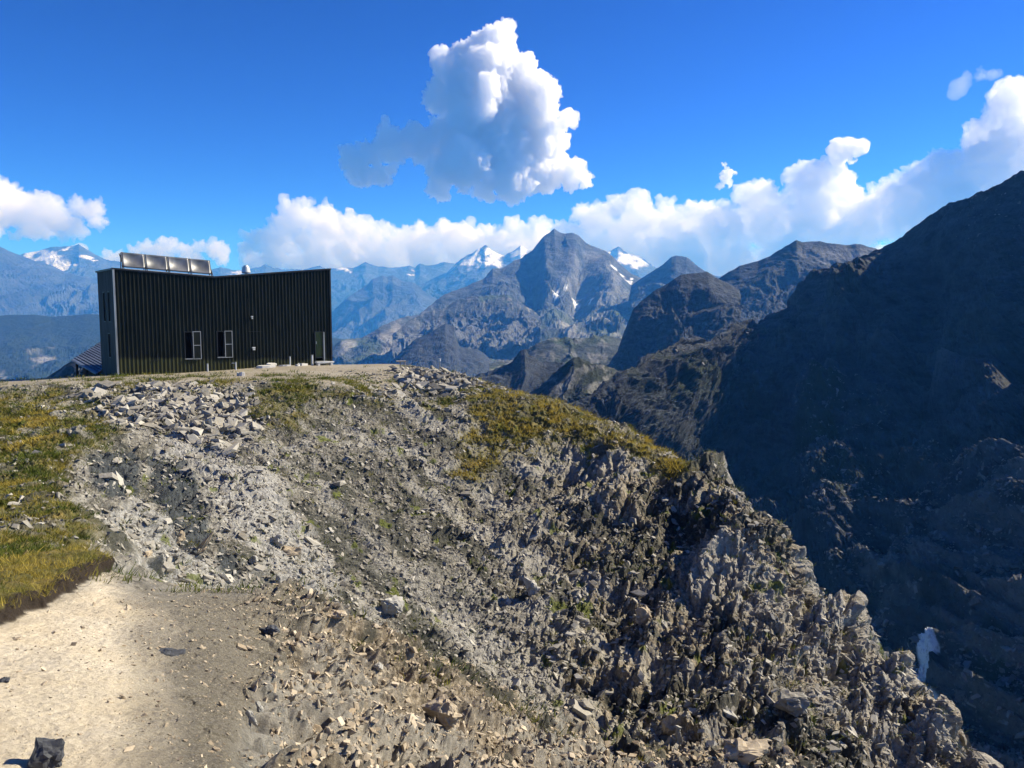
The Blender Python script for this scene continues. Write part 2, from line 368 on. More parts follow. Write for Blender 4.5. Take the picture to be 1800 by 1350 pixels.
def terrain():
    ns = 1500
    s = np.linspace(S0, S1, ns)
    # row density: follow the picture
    ks = np.array([1.3, 2.6, 12, 20, 27, 50, 64, 260]); dens = np.array([60, 520, 560, 330, 880, 930, 160, 40])
    ly = np.log(ks); L = np.linspace(ly[0], ly[-1], 4000)
    den = np.interp(L, ly, dens); cum = np.concatenate([[0], np.cumsum((den[1:] + den[:-1]) / 2 * np.diff(L))])
    rows = int(cum[-1]); print('terrain rows', rows)
    y = np.exp(np.interp(np.linspace(0, cum[-1], rows), cum, L))
    sg, yg = np.meshgrid(s, y)
    z0 = base_z(sg, yg); x = (sg * yg).astype(F32); yf = yg.astype(F32)
    # far ones move with their height: horizontal position does not change
    M, u, v, wn, wf = masks(x, yf, z0)
    flat = np.clip(M['sand'] + M['gravel'], 0, 1)
    rocky = 1 - np.clip(M['grass'] * 0.75 + flat, 0, 1)
    far = (yf > 12.5)
    # broad forms: gullies running down the slope towards the right foreground
    gx = x * 0.80 + yf * 0.60; gy = -x * 0.60 + yf * 0.80    # gx down-slope-right, gy across
    gul = ridged(gx * 0.045, gy * 0.16, 4, 51)
    dz = 0.6 * gul * rocky * far * sstep(60, 46, yf) * (0.6 + 0.8 * M['spur'])
    dz = dz + 0.25 * fbm(x * 0.3, yf * 0.3, 4, 3) * (0.15 + 0.85 * rocky) * np.where(far, 1, 0.25) * sstep(62, 50, yf)
    # strata: thin plates standing up-right, broken by cells
    tx = x * 0.9 - yf * 0.44; ty = x * 0.44 + yf * 0.9
    warp = 0.5 * fbm(x * 0.5, yf * 0.5, 3, 61)
    def cells(a, b, seed, tilt, w=.14, crack=.25):
        c, e, r = slabs(a, b, seed, tilt)
        k = sstep(0, w, e)
        return c * k - crack * (1 - k)
    c1 = cells(tx * 0.50 + warp, ty * 0.26 + warp, 1, 1.3, .12, .12)
    c2 = cells(tx * 1.6 + warp, ty * 0.6 - warp, 2, 1.3, .12, .15)
    c3 = cells(tx * 4.2 + wf * .3, ty * 1.7 + wf * .3, 3, 1.5, .15, .15)
    c4 = cells(x * 8.0, yf * 6.0, 4, 1.5, .25)
    out = np.clip(M['spur'] + 0.15 + 0.9 * M['dark'] + 0.5 * sstep(0.1, .6, fbm(x * .2, yf * .2, 3, 71)), 0, 1.2) * (1 - .7 * M['pale']) * (1 - .8 * M['rubble'])
    crestk = sstep(0, 1, (58 - yf) / 8)
    rk = rocky * np.where(far, 1.0, 0.42)
    rib = ridged(tx * .35, ty * .12, 4, 55)
    dz = dz + rk * .16 * ridged(gx * .14 + .3 * wn, gy * .8 + .2 * wn, 5, 57) * crestk
    def saw(ph):
        fr = ph - np.floor(ph); return np.where(fr < .84, fr / .84, (1 - fr) / .16) - .5
    wz = .55 * fbm(tx * .5, ty * .16, 4, 63) + .12 * fbm(tx * 2.5, ty * 1.2, 3, 64)
    am = .5 + .9 * sstep(-.3, .5, fbm(tx * .4, ty * .3, 3, 65))
    dz = dz + rk * (.2 + .8 * out) * am * (.26 * saw(tx * .62 + wz) + .10 * saw(tx * 1.9 + 2.2 * wz)) * crestk * (1 - .6 * M['pale'])
    dz = dz + rk * out * (0.20 * crestk * c1 + 0.11 * c2 + 0.14 * rib) * (1 - .75 * sstep(1160, 1220, u) * sstep(905, 860, v))
    dz = dz + rk * (0.05 + 0.05 * out) * c3 + rk * 0.022 * c4 + rk * (0.03 + .05 * out) * fbm(x * 2.5, yf * 2.5, 5, 81, .5)
    # rubble pile of angular blocks
    dz = dz + M['rubble'] * (0.16 * cells(x * 2.1, yf * 1.7, 5, 1.3) + 0.10 * c3)
    # near rock: bedded flakes
    fx = x * 0.37 + yf * 0.93; fy = x * 0.93 - yf * 0.37
    n1 = cells(fx * 0.8 + .3 * wf, fy * 1.5 + .3 * wf, 6, 1.1, .16, .1)
    n2 = cells(fx * 2.0 + .3 * wf, fy * 4.6 + .5 * wf, 7, 1.2, .22, .12)
    n3 = cells(fx * 6.0 + wf, fy * 13.0 + wf, 8, 1.2, .15, .15)
    nb = M['nearrock'] * (yf < 14)
    dz = dz + nb * (0.17 * n1 + 0.085 * n2 + 0.032 * n3 + 0.16 * ridged(fx * .4 + .2 * wf, fy * .9 + .3 * wf, 3, 9) + .012 * fbm(fx * 9, fy * 14, 3, 19))
    nearflat = flat * ~far
    dz = dz + nearflat * (0.035 * fbm(x * 1.2, yf * 1.2, 5, 12) + M['gravel'] * (0.014 * n2 + 0.012 * n3) + 0.006 * fbm(x * 14, yf * 14, 3, 13))
    # grass tussocks: cushions
    t1 = np.sqrt(np.clip(slabs(x * 0.9 + .3 * wf, yf * 0.9 - .3 * wf, 9, 0)[1], 0, 1))
    dz = dz + M['grass'] * far * (0.30 * t1 + 0.10 * fbm(x * 3, yf * 3, 3, 22) - .15) * sstep(60, 46, yf)
    # turf bank with an undercut lip
    bank = M['bank']
    dz = dz + bank * (0.10 + 0.03 * t1 + 0.05 * fbm(x * 5, yf * 5, 3, 23) + .1 * sstep(100, 200, u))
    # plateau: keep calm
    dz = dz * (1 - 0.85 * M['plateau'])
    dz = np.where((yf > 50) & (u < 720), dz * 0.25, dz)
    base = np.stack([sg * yg, yg, z0], -1)
    N = np.cross(np.gradient(base, axis=1), np.gradient(base, axis=0)); N /= np.linalg.norm(N, axis=-1, keepdims=True)
    N = np.where(N[..., 2:] < 0, -N, N)
    co = (base + N * dz[..., None]).astype(F32)
    me = grid_mesh('hillside', co)
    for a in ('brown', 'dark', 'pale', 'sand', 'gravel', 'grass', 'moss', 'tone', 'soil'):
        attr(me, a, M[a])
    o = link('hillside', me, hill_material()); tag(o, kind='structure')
    return sg, yg, co, M
T_S, T_Y, T_CO, T_M = terrain()
_ty = T_Y[:, 0]
def ground_ij(u, y):
    s = (np.asarray(u) - CX) / FPX
    j = np.clip(np.searchsorted(_ty, y), 1, len(_ty) - 2); i = np.clip(((s - S0) / (S1 - S0) * (T_S.shape[1] - 1)).astype(int), 1, T_S.shape[1] - 2)
    return j, i
def ground(x, y):
    j, i = ground_ij(CX + FPX * np.asarray(x) / np.asarray(y), y)
    return T_CO[j, i, 2]


# ------------------------------------------------------------ the hut
def box_bm(bm, x0, x1, y0, y1, z0, z1, mat=None):
    vs = [bm.verts.new(p) for p in ((x0,y0,z0),(x1,y0,z0),(x1,y1,z0),(x0,y1,z0),(x0,y0,z1),(x1,y0,z1),(x1,y1,z1),(x0,y1,z1))]
    if mat is not None:
        for q in vs: q.co = mat @ q.co
    for f in ((3,2,1,0),(4,5,6,7),(0,1,5,4),(1,2,6,5),(2,3,7,6),(3,0,4,7)): bm.faces.new([vs[i] for i in f])
def boxes(name, lst, mat, parent=None, bev=0.0):
    bm = bmesh.new()
    for b in lst: box_bm(bm, *b)
    if bev: bmesh.ops.bevel(bm, geom=bm.edges[:], offset=bev, segments=1, affect='EDGES')
    me = bpy.data.meshes.new(name); bm.to_mesh(me); bm.free(); return link(name, me, mat, parent)
def bars(name, lst, mat, parent=None, r=0.03, seg=8):
    bm = bmesh.new()
    for it in lst:
        a, b = Vector(it[0]), Vector(it[1]); rr = it[2] if len(it) > 2 else r
        m = Matrix.Translation((a + b) / 2) @ (b - a).to_track_quat('Z', 'Y').to_matrix().to_4x4()
        bmesh.ops.create_cone(bm, cap_ends=True, segments=seg, radius1=rr, radius2=rr, depth=(b - a).length, matrix=m)
    me = bpy.data.meshes.new(name); bm.to_mesh(me); bm.free(); return link(name, me, mat, parent)
def metal_mat(name, c1, c2, rough=0.45, metal=0.6, sc=2.0):
    k = NB(name); k.b.inputs['Specular IOR Level'].default_value = 0.3
    a = k.noise(sc, 6, 0.65, k.map((1, 1, .25))); b = k.noise(sc * 8, 6, 0.7)
    col = k.mix(k.ramp(a, [(0.35, 0.0), (0.65, 1.0)]), c1, c2)
    return k.done(col, k.math('ADD', k.math('MULTIPLY', b, 0.25), rough - .12), k.bump(b, 0.003, 0.5), metal)
m_clad = metal_mat('dark_corrugated_cladding', (0.004, 0.006, 0.005), (0.012, 0.014, 0.010), 0.45, 0.0)
m_side = metal_mat('sheen_grey_cladding', (0.045, 0.048, 0.042), (0.08, 0.083, 0.075), 0.8, 0.0); m_side.node_tree.nodes['Principled BSDF'].inputs['Specular IOR Level'].default_value = .05  # end wall's grey reflected sheen is put into this lighter base colour
def reflect_clad():  # olive reflection of the ground, painted into the lower cladding colour
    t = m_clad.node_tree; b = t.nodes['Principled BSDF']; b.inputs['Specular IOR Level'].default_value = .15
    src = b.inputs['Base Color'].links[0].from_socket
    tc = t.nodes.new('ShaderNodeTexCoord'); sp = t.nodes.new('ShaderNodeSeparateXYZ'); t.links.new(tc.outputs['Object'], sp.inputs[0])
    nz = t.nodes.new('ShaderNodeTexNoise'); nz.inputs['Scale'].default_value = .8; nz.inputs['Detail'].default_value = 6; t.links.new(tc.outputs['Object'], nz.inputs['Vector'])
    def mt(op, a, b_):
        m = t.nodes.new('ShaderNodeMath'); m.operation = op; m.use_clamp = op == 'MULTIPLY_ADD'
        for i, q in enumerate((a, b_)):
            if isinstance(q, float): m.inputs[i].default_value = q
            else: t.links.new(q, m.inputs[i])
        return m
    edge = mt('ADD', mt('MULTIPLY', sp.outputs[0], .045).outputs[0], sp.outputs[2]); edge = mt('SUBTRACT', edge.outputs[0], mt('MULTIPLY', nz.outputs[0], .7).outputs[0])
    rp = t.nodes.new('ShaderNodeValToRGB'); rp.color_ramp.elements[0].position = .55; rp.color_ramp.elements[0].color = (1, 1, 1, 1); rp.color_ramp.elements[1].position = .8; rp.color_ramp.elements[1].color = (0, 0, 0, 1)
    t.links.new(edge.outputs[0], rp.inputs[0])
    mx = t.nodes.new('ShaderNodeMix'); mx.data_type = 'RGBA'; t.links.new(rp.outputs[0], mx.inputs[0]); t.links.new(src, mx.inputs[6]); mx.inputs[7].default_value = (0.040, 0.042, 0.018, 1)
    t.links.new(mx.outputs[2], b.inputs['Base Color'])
reflect_clad()
m_trim = metal_mat('dark_trim', (0.02, 0.022, 0.025), (0.04, 0.042, 0.045), 0.5, 0.5)
m_grey = metal_mat('weathered_grey_metal', (0.18, 0.19, 0.19), (0.32, 0.33, 0.33), 0.5, 0.4)
m_light = metal_mat('galvanised_metal', (0.42, 0.43, 0.42), (0.62, 0.62, 0.6), 0.5, 0.3)
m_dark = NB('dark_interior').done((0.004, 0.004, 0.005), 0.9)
m_panel = metal_mat('collector_sheet', (0.10, 0.105, 0.11), (0.22, 0.22, 0.225), 0.4, 0.3, 1.0)
m_glassdoor = metal_mat('olive_door_panel', (0.045, 0.06, 0.012), (0.11, 0.10, 0.02), 0.3, 0.1, 3.0)
k = NB('weathered_wood'); m_wood2 = k.done(k.ramp(k.noise(12, 6, .7, k.map((1, 8, 8))), [(0.3, (0.16, 0.14, 0.12)), (0.7, (0.42, 0.38, 0.33))]), .85)
k = NB('stone_slab'); m_slab = k.done(k.ramp(k.noise(9, 8, .7), [(0.3, (0.3, 0.3, 0.28)), (0.7, (0.62, 0.6, 0.55))]), .85, k.bump(k.noise(14, 8, .7), .02, .8))

HX, HY, HZ = -27.8, 56.0, -4.62
ang = math.atan2(0.6, 0.8)
hut = empty('mountain_hut', (HX, HY, HZ), ang)
tag(hut, 'dark metal clad mountain hut with a V-shaped roofline, standing on the ridge crest', 'hut')
LW, DW, B0 = 16.05, 6.0, -0.9            # length, depth, depth of the footing
def top(x): return 7.22 - 0.42 * x / 6.9 if x < 6.9 else 6.80 + .84 * (x - 6.9) / (LW - 6.9)
# openings in the front wall: (x0, x1, z0, z1)
HOLES = [(4.59, 5.07, 0.85, 2.79), (6.93, 7.39, 0.88, 2.79), (14.67, 15.5, 0.32, 2.65)]
bm = bmesh.new()                       # corrugated front: trapezoid ribs, cut round the openings
pitch_ = 0.27; xs = []
x = 0.0
while x < LW - 0.01:
    for dx, dy in ((0, 0), (.15, 0), (.18, -.045), (.24, -.045)): xs.append((min(x + dx, LW), dy))
    x += pitch_
xs.append((LW, 0)); xs = sorted(set(xs))
for (xa, ya), (xb, yb) in zip(xs[:-1], xs[1:]):
    if xb - xa < 1e-4: continue
    xm = (xa + xb) / 2; spans = [(B0, None)]
    for h in HOLES:
        if h[0] < xm < h[1]: spans = [(B0, h[2]), (h[3], None)]
    for z0, z1 in spans:
        za, zb = (top(xa), top(xb)) if z1 is None else (z1, z1)
        bm.faces.new([bm.verts.new(p) for p in ((xa, ya, z0), (xb, yb, z0), (xb, yb, zb), (xa, ya, za))])
bmesh.ops.remove_doubles(bm, verts=bm.verts, dist=1e-4)
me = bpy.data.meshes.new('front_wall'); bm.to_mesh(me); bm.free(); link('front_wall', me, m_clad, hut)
# body behind, roof, other walls
bm = bmesh.new()
def quad(bm, *p): bm.faces.new([bm.verts.new(q) for q in p])
quad(bm, (LW, .06, B0), (LW, DW, B0), (LW, DW, top(LW)), (LW, .06, top(LW)))
quad(bm, (0, DW, B0), (LW, DW, B0), (LW, DW, top(LW)), (6.9, DW, top(6.9)), (0, DW, top(0)))
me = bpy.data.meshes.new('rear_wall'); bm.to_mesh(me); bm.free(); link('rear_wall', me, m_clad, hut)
SH = [(1.6, 2.35, 3.55, 5.75), (3.35, 4.1, 3.55, 5.75), (2.1, 2.85, 0.95, 2.75)]   # side windows y0,y1,z0,z1
bm = bmesh.new()
ys = sorted({-.02, DW} | {q for h in SH for q in h[:2]}); 
for ya, yb in zip(ys[:-1], ys[1:]):
    hs_ = sorted([h for h in SH if h[0] <= (ya + yb) / 2 <= h[1]], key=lambda h: h[2]); z = B0
    for h in hs_: quad(bm, (0, yb, z), (0, ya, z), (0, ya, h[2]), (0, yb, h[2])); z = h[3]
    quad(bm, (0, yb, z), (0, ya, z), (0, ya, top(0)), (0, yb, top(0)))
me = bpy.data.meshes.new('side_wall'); bm.to_mesh(me); bm.free(); link('side_wall', me, m_side, hut)
for h in SH:
    wn_ = boxes('window', [(0.10, 0.12, h[0] + .05, h[1] - .05, h[2] + .05, h[3] - .05)], m_dark, hut)
    boxes('frame', [(-.02, .12, h[0], h[0] + .05, h[2], h[3]), (-.02, .12, h[1] - .05, h[1], h[2], h[3]), (-.02, .12, h[0] + .05, h[1] - .05, h[2], h[2] + .05), (-.02, .12, h[0] + .05, h[1] - .05, h[3] - .05, h[3])], m_trim, wn_)
# corner posts and roof edge
boxes('corner_trim', [(-.06, .06, -.12, -.025, B0, top(0) + .04)], m_grey, hut)
boxes('corner_trim', [(LW + .002, LW + .12, -.10, .04, B0, top(LW) + .02)], m_trim, hut)
bm = bmesh.new()
def slope_slab(bm, xa, xb, y0, y1, off, th):
    za, zb = top(xa) + off, top(xb) + off
    vs = [bm.verts.new(p) for p in ((xa,y0,za),(xb,y0,zb),(xb,y1,zb),(xa,y1,za),(xa,y0,za+th),(xb,y0,zb+th),(xb,y1,zb+th),(xa,y1,za+th))]
    for f in ((3,2,1,0),(4,5,6,7),(0,1,5,4),(1,2,6,5),(2,3,7,6),(3,0,4,7)): bm.faces.new([vs[i] for i in f])
slope_slab(bm, -.1, 6.9, -.10, DW + .1, 0.005, .12); slope_slab(bm, 6.9, LW + .14, -.10, DW + .1, 0.005, .12)
me = bpy.data.meshes.new('roof'); bm.to_mesh(me); bm.free(); roof = link('roof', me, m_trim, hut)
bm = bmesh.new(); slope_slab(bm, -.12, 6.9, -.13, -.101, .04, .10); slope_slab(bm, 6.9, LW + .16, -.13, -.101, .04, .10)
me = bpy.data.meshes.new('flashing'); bm.to_mesh(me); bm.free(); link('flashing', me, m_trim, roof)
# roof vent cowl
bm = bmesh.new()
for z0, z1, r0, r1 in ((0, .12, .12, .12), (.12, .2, .30, .34), (.2, .62, .34, .26), (.62, .72, .20, .16)):
    bmesh.ops.create_cone(bm, cap_ends=True, segments=16, radius1=r0, radius2=r1, depth=z1 - z0, matrix=Matrix.Translation((9.75, 1.4, top(9.75) + .1 + (z0 + z1) / 2)))
me = bpy.data.meshes.new('vent_cowl'); bm.to_mesh(me); bm.free(); link('vent_cowl', me, m_light, roof)
# two open ground-floor windows with glazed sashes folded out to the right
for i, h in enumerate(HOLES[:2]):
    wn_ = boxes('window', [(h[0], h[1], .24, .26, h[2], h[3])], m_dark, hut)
    boxes('frame', [(h[0] - .03, h[0] + .02, -.06, .24, h[2], h[3]), (h[1] - .02, h[1] + .03, -.06, .24, h[2], h[3]), (h[0] - .03, h[1] + .03, -.06, .24, h[3], h[3] + .05)], m_trim, wn_)
    boxes('sill', [(h[0] - .05, h[1] + .05, -.16, .24, h[2] - .06, h[2])], m_grey, wn_)
    a = h[1] + .06; b = a + .58; z0, z1 = h[2] - .07, h[3] + .06; mid = (z0 + z1) / 2
    sh = boxes('shutter', [(a, a + .05, -.17, -.11, z0, z1), (b - .05, b, -.17, -.11, z0, z1), (a + .05, b - .05, -.17, -.11, z0, z0 + .05), (a + .05, b - .05, -.17, -.11, z1 - .05, z1), (a + .05, b - .05, -.17, -.11, mid - .025, mid + .025)], m_grey, hut)
    boxes('infill', [(a + .05, b - .05, -.145, -.13, z0 + .05, mid - .025), (a + .05, b - .05, -.145, -.13, mid + .025, z1 - .05)], m_clad, sh)
    bars('hinge', [((a - .04, -.13, z0 + .3), (a + .02, -.13, z0 + .3), .02)], m_grey, sh); bars('hinge', [((a - .04, -.13, z1 - .3), (a + .02, -.13, z1 - .3), .02)], m_grey, sh)
# door at the right end
h = HOLES[2]
dr = boxes('door', [(h[0] + .06, h[1] - .10, .08, .12, h[2] + .25, h[3] - .04)] + [(h[0] + .10 + .14 * q, h[0] + .13 + .14 * q, .06, .079, h[2] + .27, h[3] - .08) for q in range(5)], m_glassdoor, hut)
boxes('frame', [(h[0], h[0] + .06, -.10, .2, h[2] - .1, h[3]), (h[0] + .06, h[1], -.10, .2, h[3] - .04, h[3]), (h[0] + .06, h[1] - .1, -.10, .2, h[2] + .19, h[2] + .25)], m_trim, dr)
boxes('jamb', [(h[1] - .10, h[1], -.13, .2, h[2] - .1, h[3] - .04)], m_grey, dr)
bars('handle', [((h[0] + .16, .02, 1.65), (h[0] + .16, .02, 1.85), .018), ((h[0] + .16, .02, 1.66), (h[0] + .16, .08, 1.66), .012), ((h[0] + .16, .02, 1.84), (h[0] + .16, .08, 1.84), .012)], m_light, dr)
boxes('doorstep', [(h[0] - .1, h[1] + .12, -.75, -.055, h[2] - .28, h[2] - .06)], m_grey, hut, .01)
# wall fittings
def wall_lamp(x, z, s):
    l_ = boxes('wall_lamp', [(x, x + .3 * s, -.2, -.05, z, z + .10), (x + .04, x + .26 * s, -.24, -.05, z - .13, z - .03)], m_light, hut, .008)
    return l_
wall_lamp(9.52, 1.45, .8); wall_lamp(9.5, 3.85, .5)
bars('wall_pipe', [((9.56, -.09, 1.32), (9.56, -.09, .0), .012)], m_trim, hut)
bars('wall_pipe', [((9.3, -.08, 5.3), (9.3, -.08, 2.75), .01), ((9.3, -.08, 2.75), (10.3, -.08, 2.75), .01)], m_trim, hut)
boxes('wall_bracket', [(2.2, 2.8, -.10, -.05, .80, .83), (2.62, 2.68, -.12, -.05, 1.0, 1.25)], m_trim, hut)

# solar collector rack on the roof: four curved sheets
rack = empty('solar_collector', (HX, HY, HZ), ang)
tag(rack, 'row of four curved silvery solar collector panels on the left half of the hut roof', 'solar collector')
px0, pw = .68, 1.50
for q in range(4):
    xa = px0 + q * (pw + .03); xb = xa + pw
    n = 14; co = []; 
    for a in range(n + 1):
        for b in range(n + 1):
            fx, fz = a / n, b / n
            zt = top(xa + fx * pw) + .32 + fz * .98
            bul = .17 * math.sin(math.pi * fx) * math.sin(math.pi * fz) ** .8
            co.append((xa + .03 + fx * (pw - .06), .35 + .30 * fz + bul, zt))
    co = np.array(co).reshape(n + 1, n + 1, 3)
    me = grid_mesh('panel', co, True); pn = link('panel', me, m_panel, rack)
    sm = pn.modifiers.new('thick', 'SOLIDIFY'); sm.thickness = .02
    zl, zr = top(xa) + .3, top(xb) + .3
    bars('panel_frame', [((xa, .35, zl), (xb, .35, zr)), ((xa, .66, zl + 1.0), (xb, .66, zr + 1.0)), ((xa, .35, zl), (xa, .66, zl + 1.0)), ((xb, .35, zr), (xb, .66, zr + 1.0))], m_trim, pn, .028)
for q in range(5):
    xa = px0 + q * (pw + .03) - .015; z0 = top(xa) + .12
    bars('strut', [((xa, .35, z0), (xa, .35, z0 + .3)), ((xa, .9, z0), (xa, .66, z0 + 1.15)), ((xa + .12, .33, z0), (xa - .1, .66, z0 + 1.1))], m_trim, rack, .03)
bars('rail', [((px0, .35, top(px0) + .15), (px0 + 6.15, .35, top(px0 + 6.15) + .15))], m_light, rack, .03)
def at_wall(x, out, z=0.0):
    """a point in front of the hut wall, out metres before it"""
    c, s_ = math.cos(ang), math.sin(ang)
    X, Y = HX + c * x + s_ * out, HY + s_ * x - c * out
    return X, Y, float(ground(X, Y)) + z

# annex roof left behind the hut
ax = empty('shed', (-33.5, 66.0, -7.0), 0)
tag(ax, 'low wooden shed with a sloping ribbed metal roof, left behind the hut', 'shed')
e0 = P(127, 632, 64); e1 = P(170, 656, 61); r0 = P(160, 612, 70); r1 = P(215, 596, 72) ; r1b = P(215, 640, 64.5)
O = Vector((-33.5, 66.0, -7.0)); 
A, B = Vector(e0) - O, Vector(e1) - O; Dn = Vector(P(182, 598, 72)) - O - A; C_, D_ = B + Dn, A + Dn
N_ = (B - A).cross(D_ - A).normalized()
if N_.z < 0: N_ = -N_
bm = bmesh.new()
nr = 14
for q in range(nr):                       # standing seams along the fall of the roof
    f0, f1 = q / nr, (q + .8) / nr; f2 = (q + 1) / nr
    p = lambda f, g, h: A + (B - A) * g + Dn * f + N_ * h
    quad(bm, p(f0, 0, 0), p(f0, 1, 0), p(f1, 1, 0), p(f1, 0, 0))
    quad(bm, p(f1, 0, 0), p(f1, 1, 0), p(f1, 1, .06), p(f1, 0, .06)); quad(bm, p(f1, 0, .06), p(f1, 1, .06), p(f2, 1, .06), p(f2, 0, .06)); quad(bm, p(f2, 0, .06), p(f2, 1, .06), p(f2, 1, 0), p(f2, 0, 0))
me = bpy.data.meshes.new('roof'); bm.to_mesh(me); bm.free()
m_shed = metal_mat('blue_grey_sheet_roof', (0.10, 0.13, 0.18), (0.22, 0.26, 0.32), 0.4, 0.5)
rf = link('roof', me, m_shed, ax); sm = rf.modifiers.new('thick', 'SOLIDIFY'); sm.thickness = .05
bars('fascia', [(A - N_ * .08, B - N_ * .08, .07), (A - N_ * .08, D_ - N_ * .08, .06)], m_grey, rf)
m_brown = k = NB('brown_boards'); m_brown = k.done(k.ramp(k.noise(3, 6, .7, k.map((3, 3, .4))), [(0.3, (0.03, 0.02, 0.015)), (0.7, (0.10, 0.065, 0.045))]), .8)
c0 = A + (B - A) * .25 + Dn * .12; c1 = A + (B - A) * .95 + Dn * .12; c2 = c1 + Dn * .85; c3 = c0 + Dn * .85
bm = bmesh.new(); zb = -4.0
for a, b in ((c0, c1), (c1, c2), (c2, c3), (c3, c0)):
    quad(bm, (a.x, a.y, zb), (b.x, b.y, zb), (b.x, b.y, b.z - .12), (a.x, a.y, a.z - .12))
me = bpy.data.meshes.new('wall'); bm.to_mesh(me); bm.free(); link('wall', me, m_brown, ax)
for f in (.12, .55, .95):
    a = A + (B - A) * f + Dn * .04; bars('post', [((a.x, a.y, zb), (a.x, a.y, a.z - .1))], m_brown, ax, .09, 6)

# stakes, slabs and boards along the foot of the hut
for i, (x, o_, h_, lb) in enumerate([(5.9, .9, .62, 'short grey stake left of its neighbours at the foot of the hut'), (8.0, .8, .62, 'short grey stake with a side arm below the right hut window'),
                                     (12.3, .7, .75, 'pale stake between the flat slabs and the hut door'), (14.1, .8, .85, 'thick pale stake just left of the hut doorstep')]):
    X, Y, Z = at_wall(x, o_)
    st = empty('stake', (X, Y, Z)); tag(st, lb, 'stake', 'metal stakes along the foot of the hut')
    bars('post', [((0, 0, -.3), (0, 0, h_ - .04), .055 if i < 3 else .08)], m_light, st, seg=10)
    bars('cap', [((0, 0, h_ - .04), (0, 0, h_), .07 if i < 3 else .1)], m_grey, st, seg=10)
    if i == 1: bars('arm', [((-.3, 0, h_ - .1), (0, 0, h_ - .1), .03)], m_light, st)
def rough_slab(name, loc, size, rz, mat, label, cat, group=None, seed=0, tilt=0):
    rr = random.Random(seed); bm = bmesh.new(); n = 9; lo = []; hi = []
    for i in range(n):
        a = 2 * math.pi * i / n; r_ = 1 + rr.uniform(-.16, .14); cx_, cy_ = math.cos(a), math.sin(a)
        q = max(abs(cx_), abs(cy_)); sx = size[0] / 2 * cx_ / q ** .6 * r_; sy = size[1] / 2 * cy_ / q ** .6 * r_
        lo.append(bm.verts.new((sx, sy, 0))); hi.append(bm.verts.new((sx * rr.uniform(.88, .98), sy * rr.uniform(.88, .98), size[2] * rr.uniform(.8, 1.15))))
    bm.faces.new(lo[::-1]); bm.faces.new(hi)
    for i in range(n): bm.faces.new((lo[i], lo[(i + 1) % n], hi[(i + 1) % n], hi[i]))
    me = bpy.data.meshes.new(name); bm.to_mesh(me); bm.free()
    o = link(name, me, mat); o.location = loc; o.rotation_euler = (tilt, 0, rz); return tag(o, label, cat, group)
X, Y, Z = at_wall(10.3, .9); rough_slab('stone_slab', (X, Y, Z - .02), (1.7, .7, .2), ang, m_slab, 'largest pale flat slab lying at the middle of the hut wall foot', 'slab', 'flat slabs along the hut wall', 1)
X, Y, Z = at_wall(10.9, .45); rough_slab('stone_slab', (X, Y, Z + .12), (.8, .45, .14), ang + .2, m_slab, 'small pale slab propped behind the largest slab by the hut wall', 'slab', 'flat slabs along the hut wall', 2, .2)
X, Y, Z = at_wall(11.9, .7); rough_slab('stone_slab', (X, Y, Z - .02), (1.0, .4, .12), ang - .1, m_slab, 'thin low slab right of the largest slab by the hut wall', 'slab', 'flat slabs along the hut wall', 3)
X, Y, Z = at_wall(13.3, .7); rough_slab('stone_slab', (X, Y, Z - .02), (.8, .5, .2), ang + .3, m_slab, 'pale slab left of the thick stake by the hut door', 'slab', 'flat slabs along the hut wall', 4)
X, Y, Z = at_wall(12.8, 1.0); rough_slab('stone_slab', (X, Y, Z - .02), (.5, .35, .14), ang + .9, m_slab, 'small slab lying in front of the wall between two pale stakes', 'slab', 'flat slabs along the hut wall', 5)
X, Y, Z = at_wall(15.0, 1.15)
bs = empty('wooden_bench', (X, Y, Z), ang); tag(bs, 'pale board laid on low blocks as a step below the hut door', 'step')
boxes('board', [(-.75, .75, -.2, .2, .22, .32)], m_light, bs, .01)
boxes('block', [(-.65, -.45, -.18, .18, -.1, .22)], m_slab, bs, .01); boxes('block', [(.45, .65, -.18, .18, -.1, .22)], m_slab, bs, .01)
p_ = P(424, 664, 53); rough_slab('boulder', (p_[0], p_[1], float(ground(p_[0], p_[1])) - .05), (.5, .4, .32), .4, m_slab, 'single grey boulder lying on the bare plateau in front of the hut', 'boulder', None, 11)
# small table-like sign and wind post on the crest
p_ = P(705, 648, 59.0); g = float(ground(p_[0], p_[1]))
tb = empty('viewpoint_board', (p_[0], p_[1], g), .2); tag(tb, 'small board on two posts, on the stony crest right of the hut', 'sign board')
boxes('board', [(-.36, .36, -.28, .28, .68, .75)], m_wood2, tb, .008)
bars('post', [((-.05, 0, -.3), (-.05, 0, .68), .045)], m_wood2, tb); bars('post', [((.3, .15, -.3), (.3, .15, .68), .03)], m_wood2, tb)
p_ = P(773, 651, 59.5); g = float(ground(p_[0], p_[1]))
wp = empty('marker_post', (p_[0], p_[1], g)); tag(wp, 'thin grey marker post with a small white head on the crest', 'post')
bars('pole', [((0, 0, -.4), (0, 0, .85), .04)], m_grey, wp)
bars('head', [((0, 0, .85), (0, 0, 1.05), .09)], m_light, wp); bars('stay', [((.22, .1, -.1), (0, 0, .6), .012)], m_grey, wp)

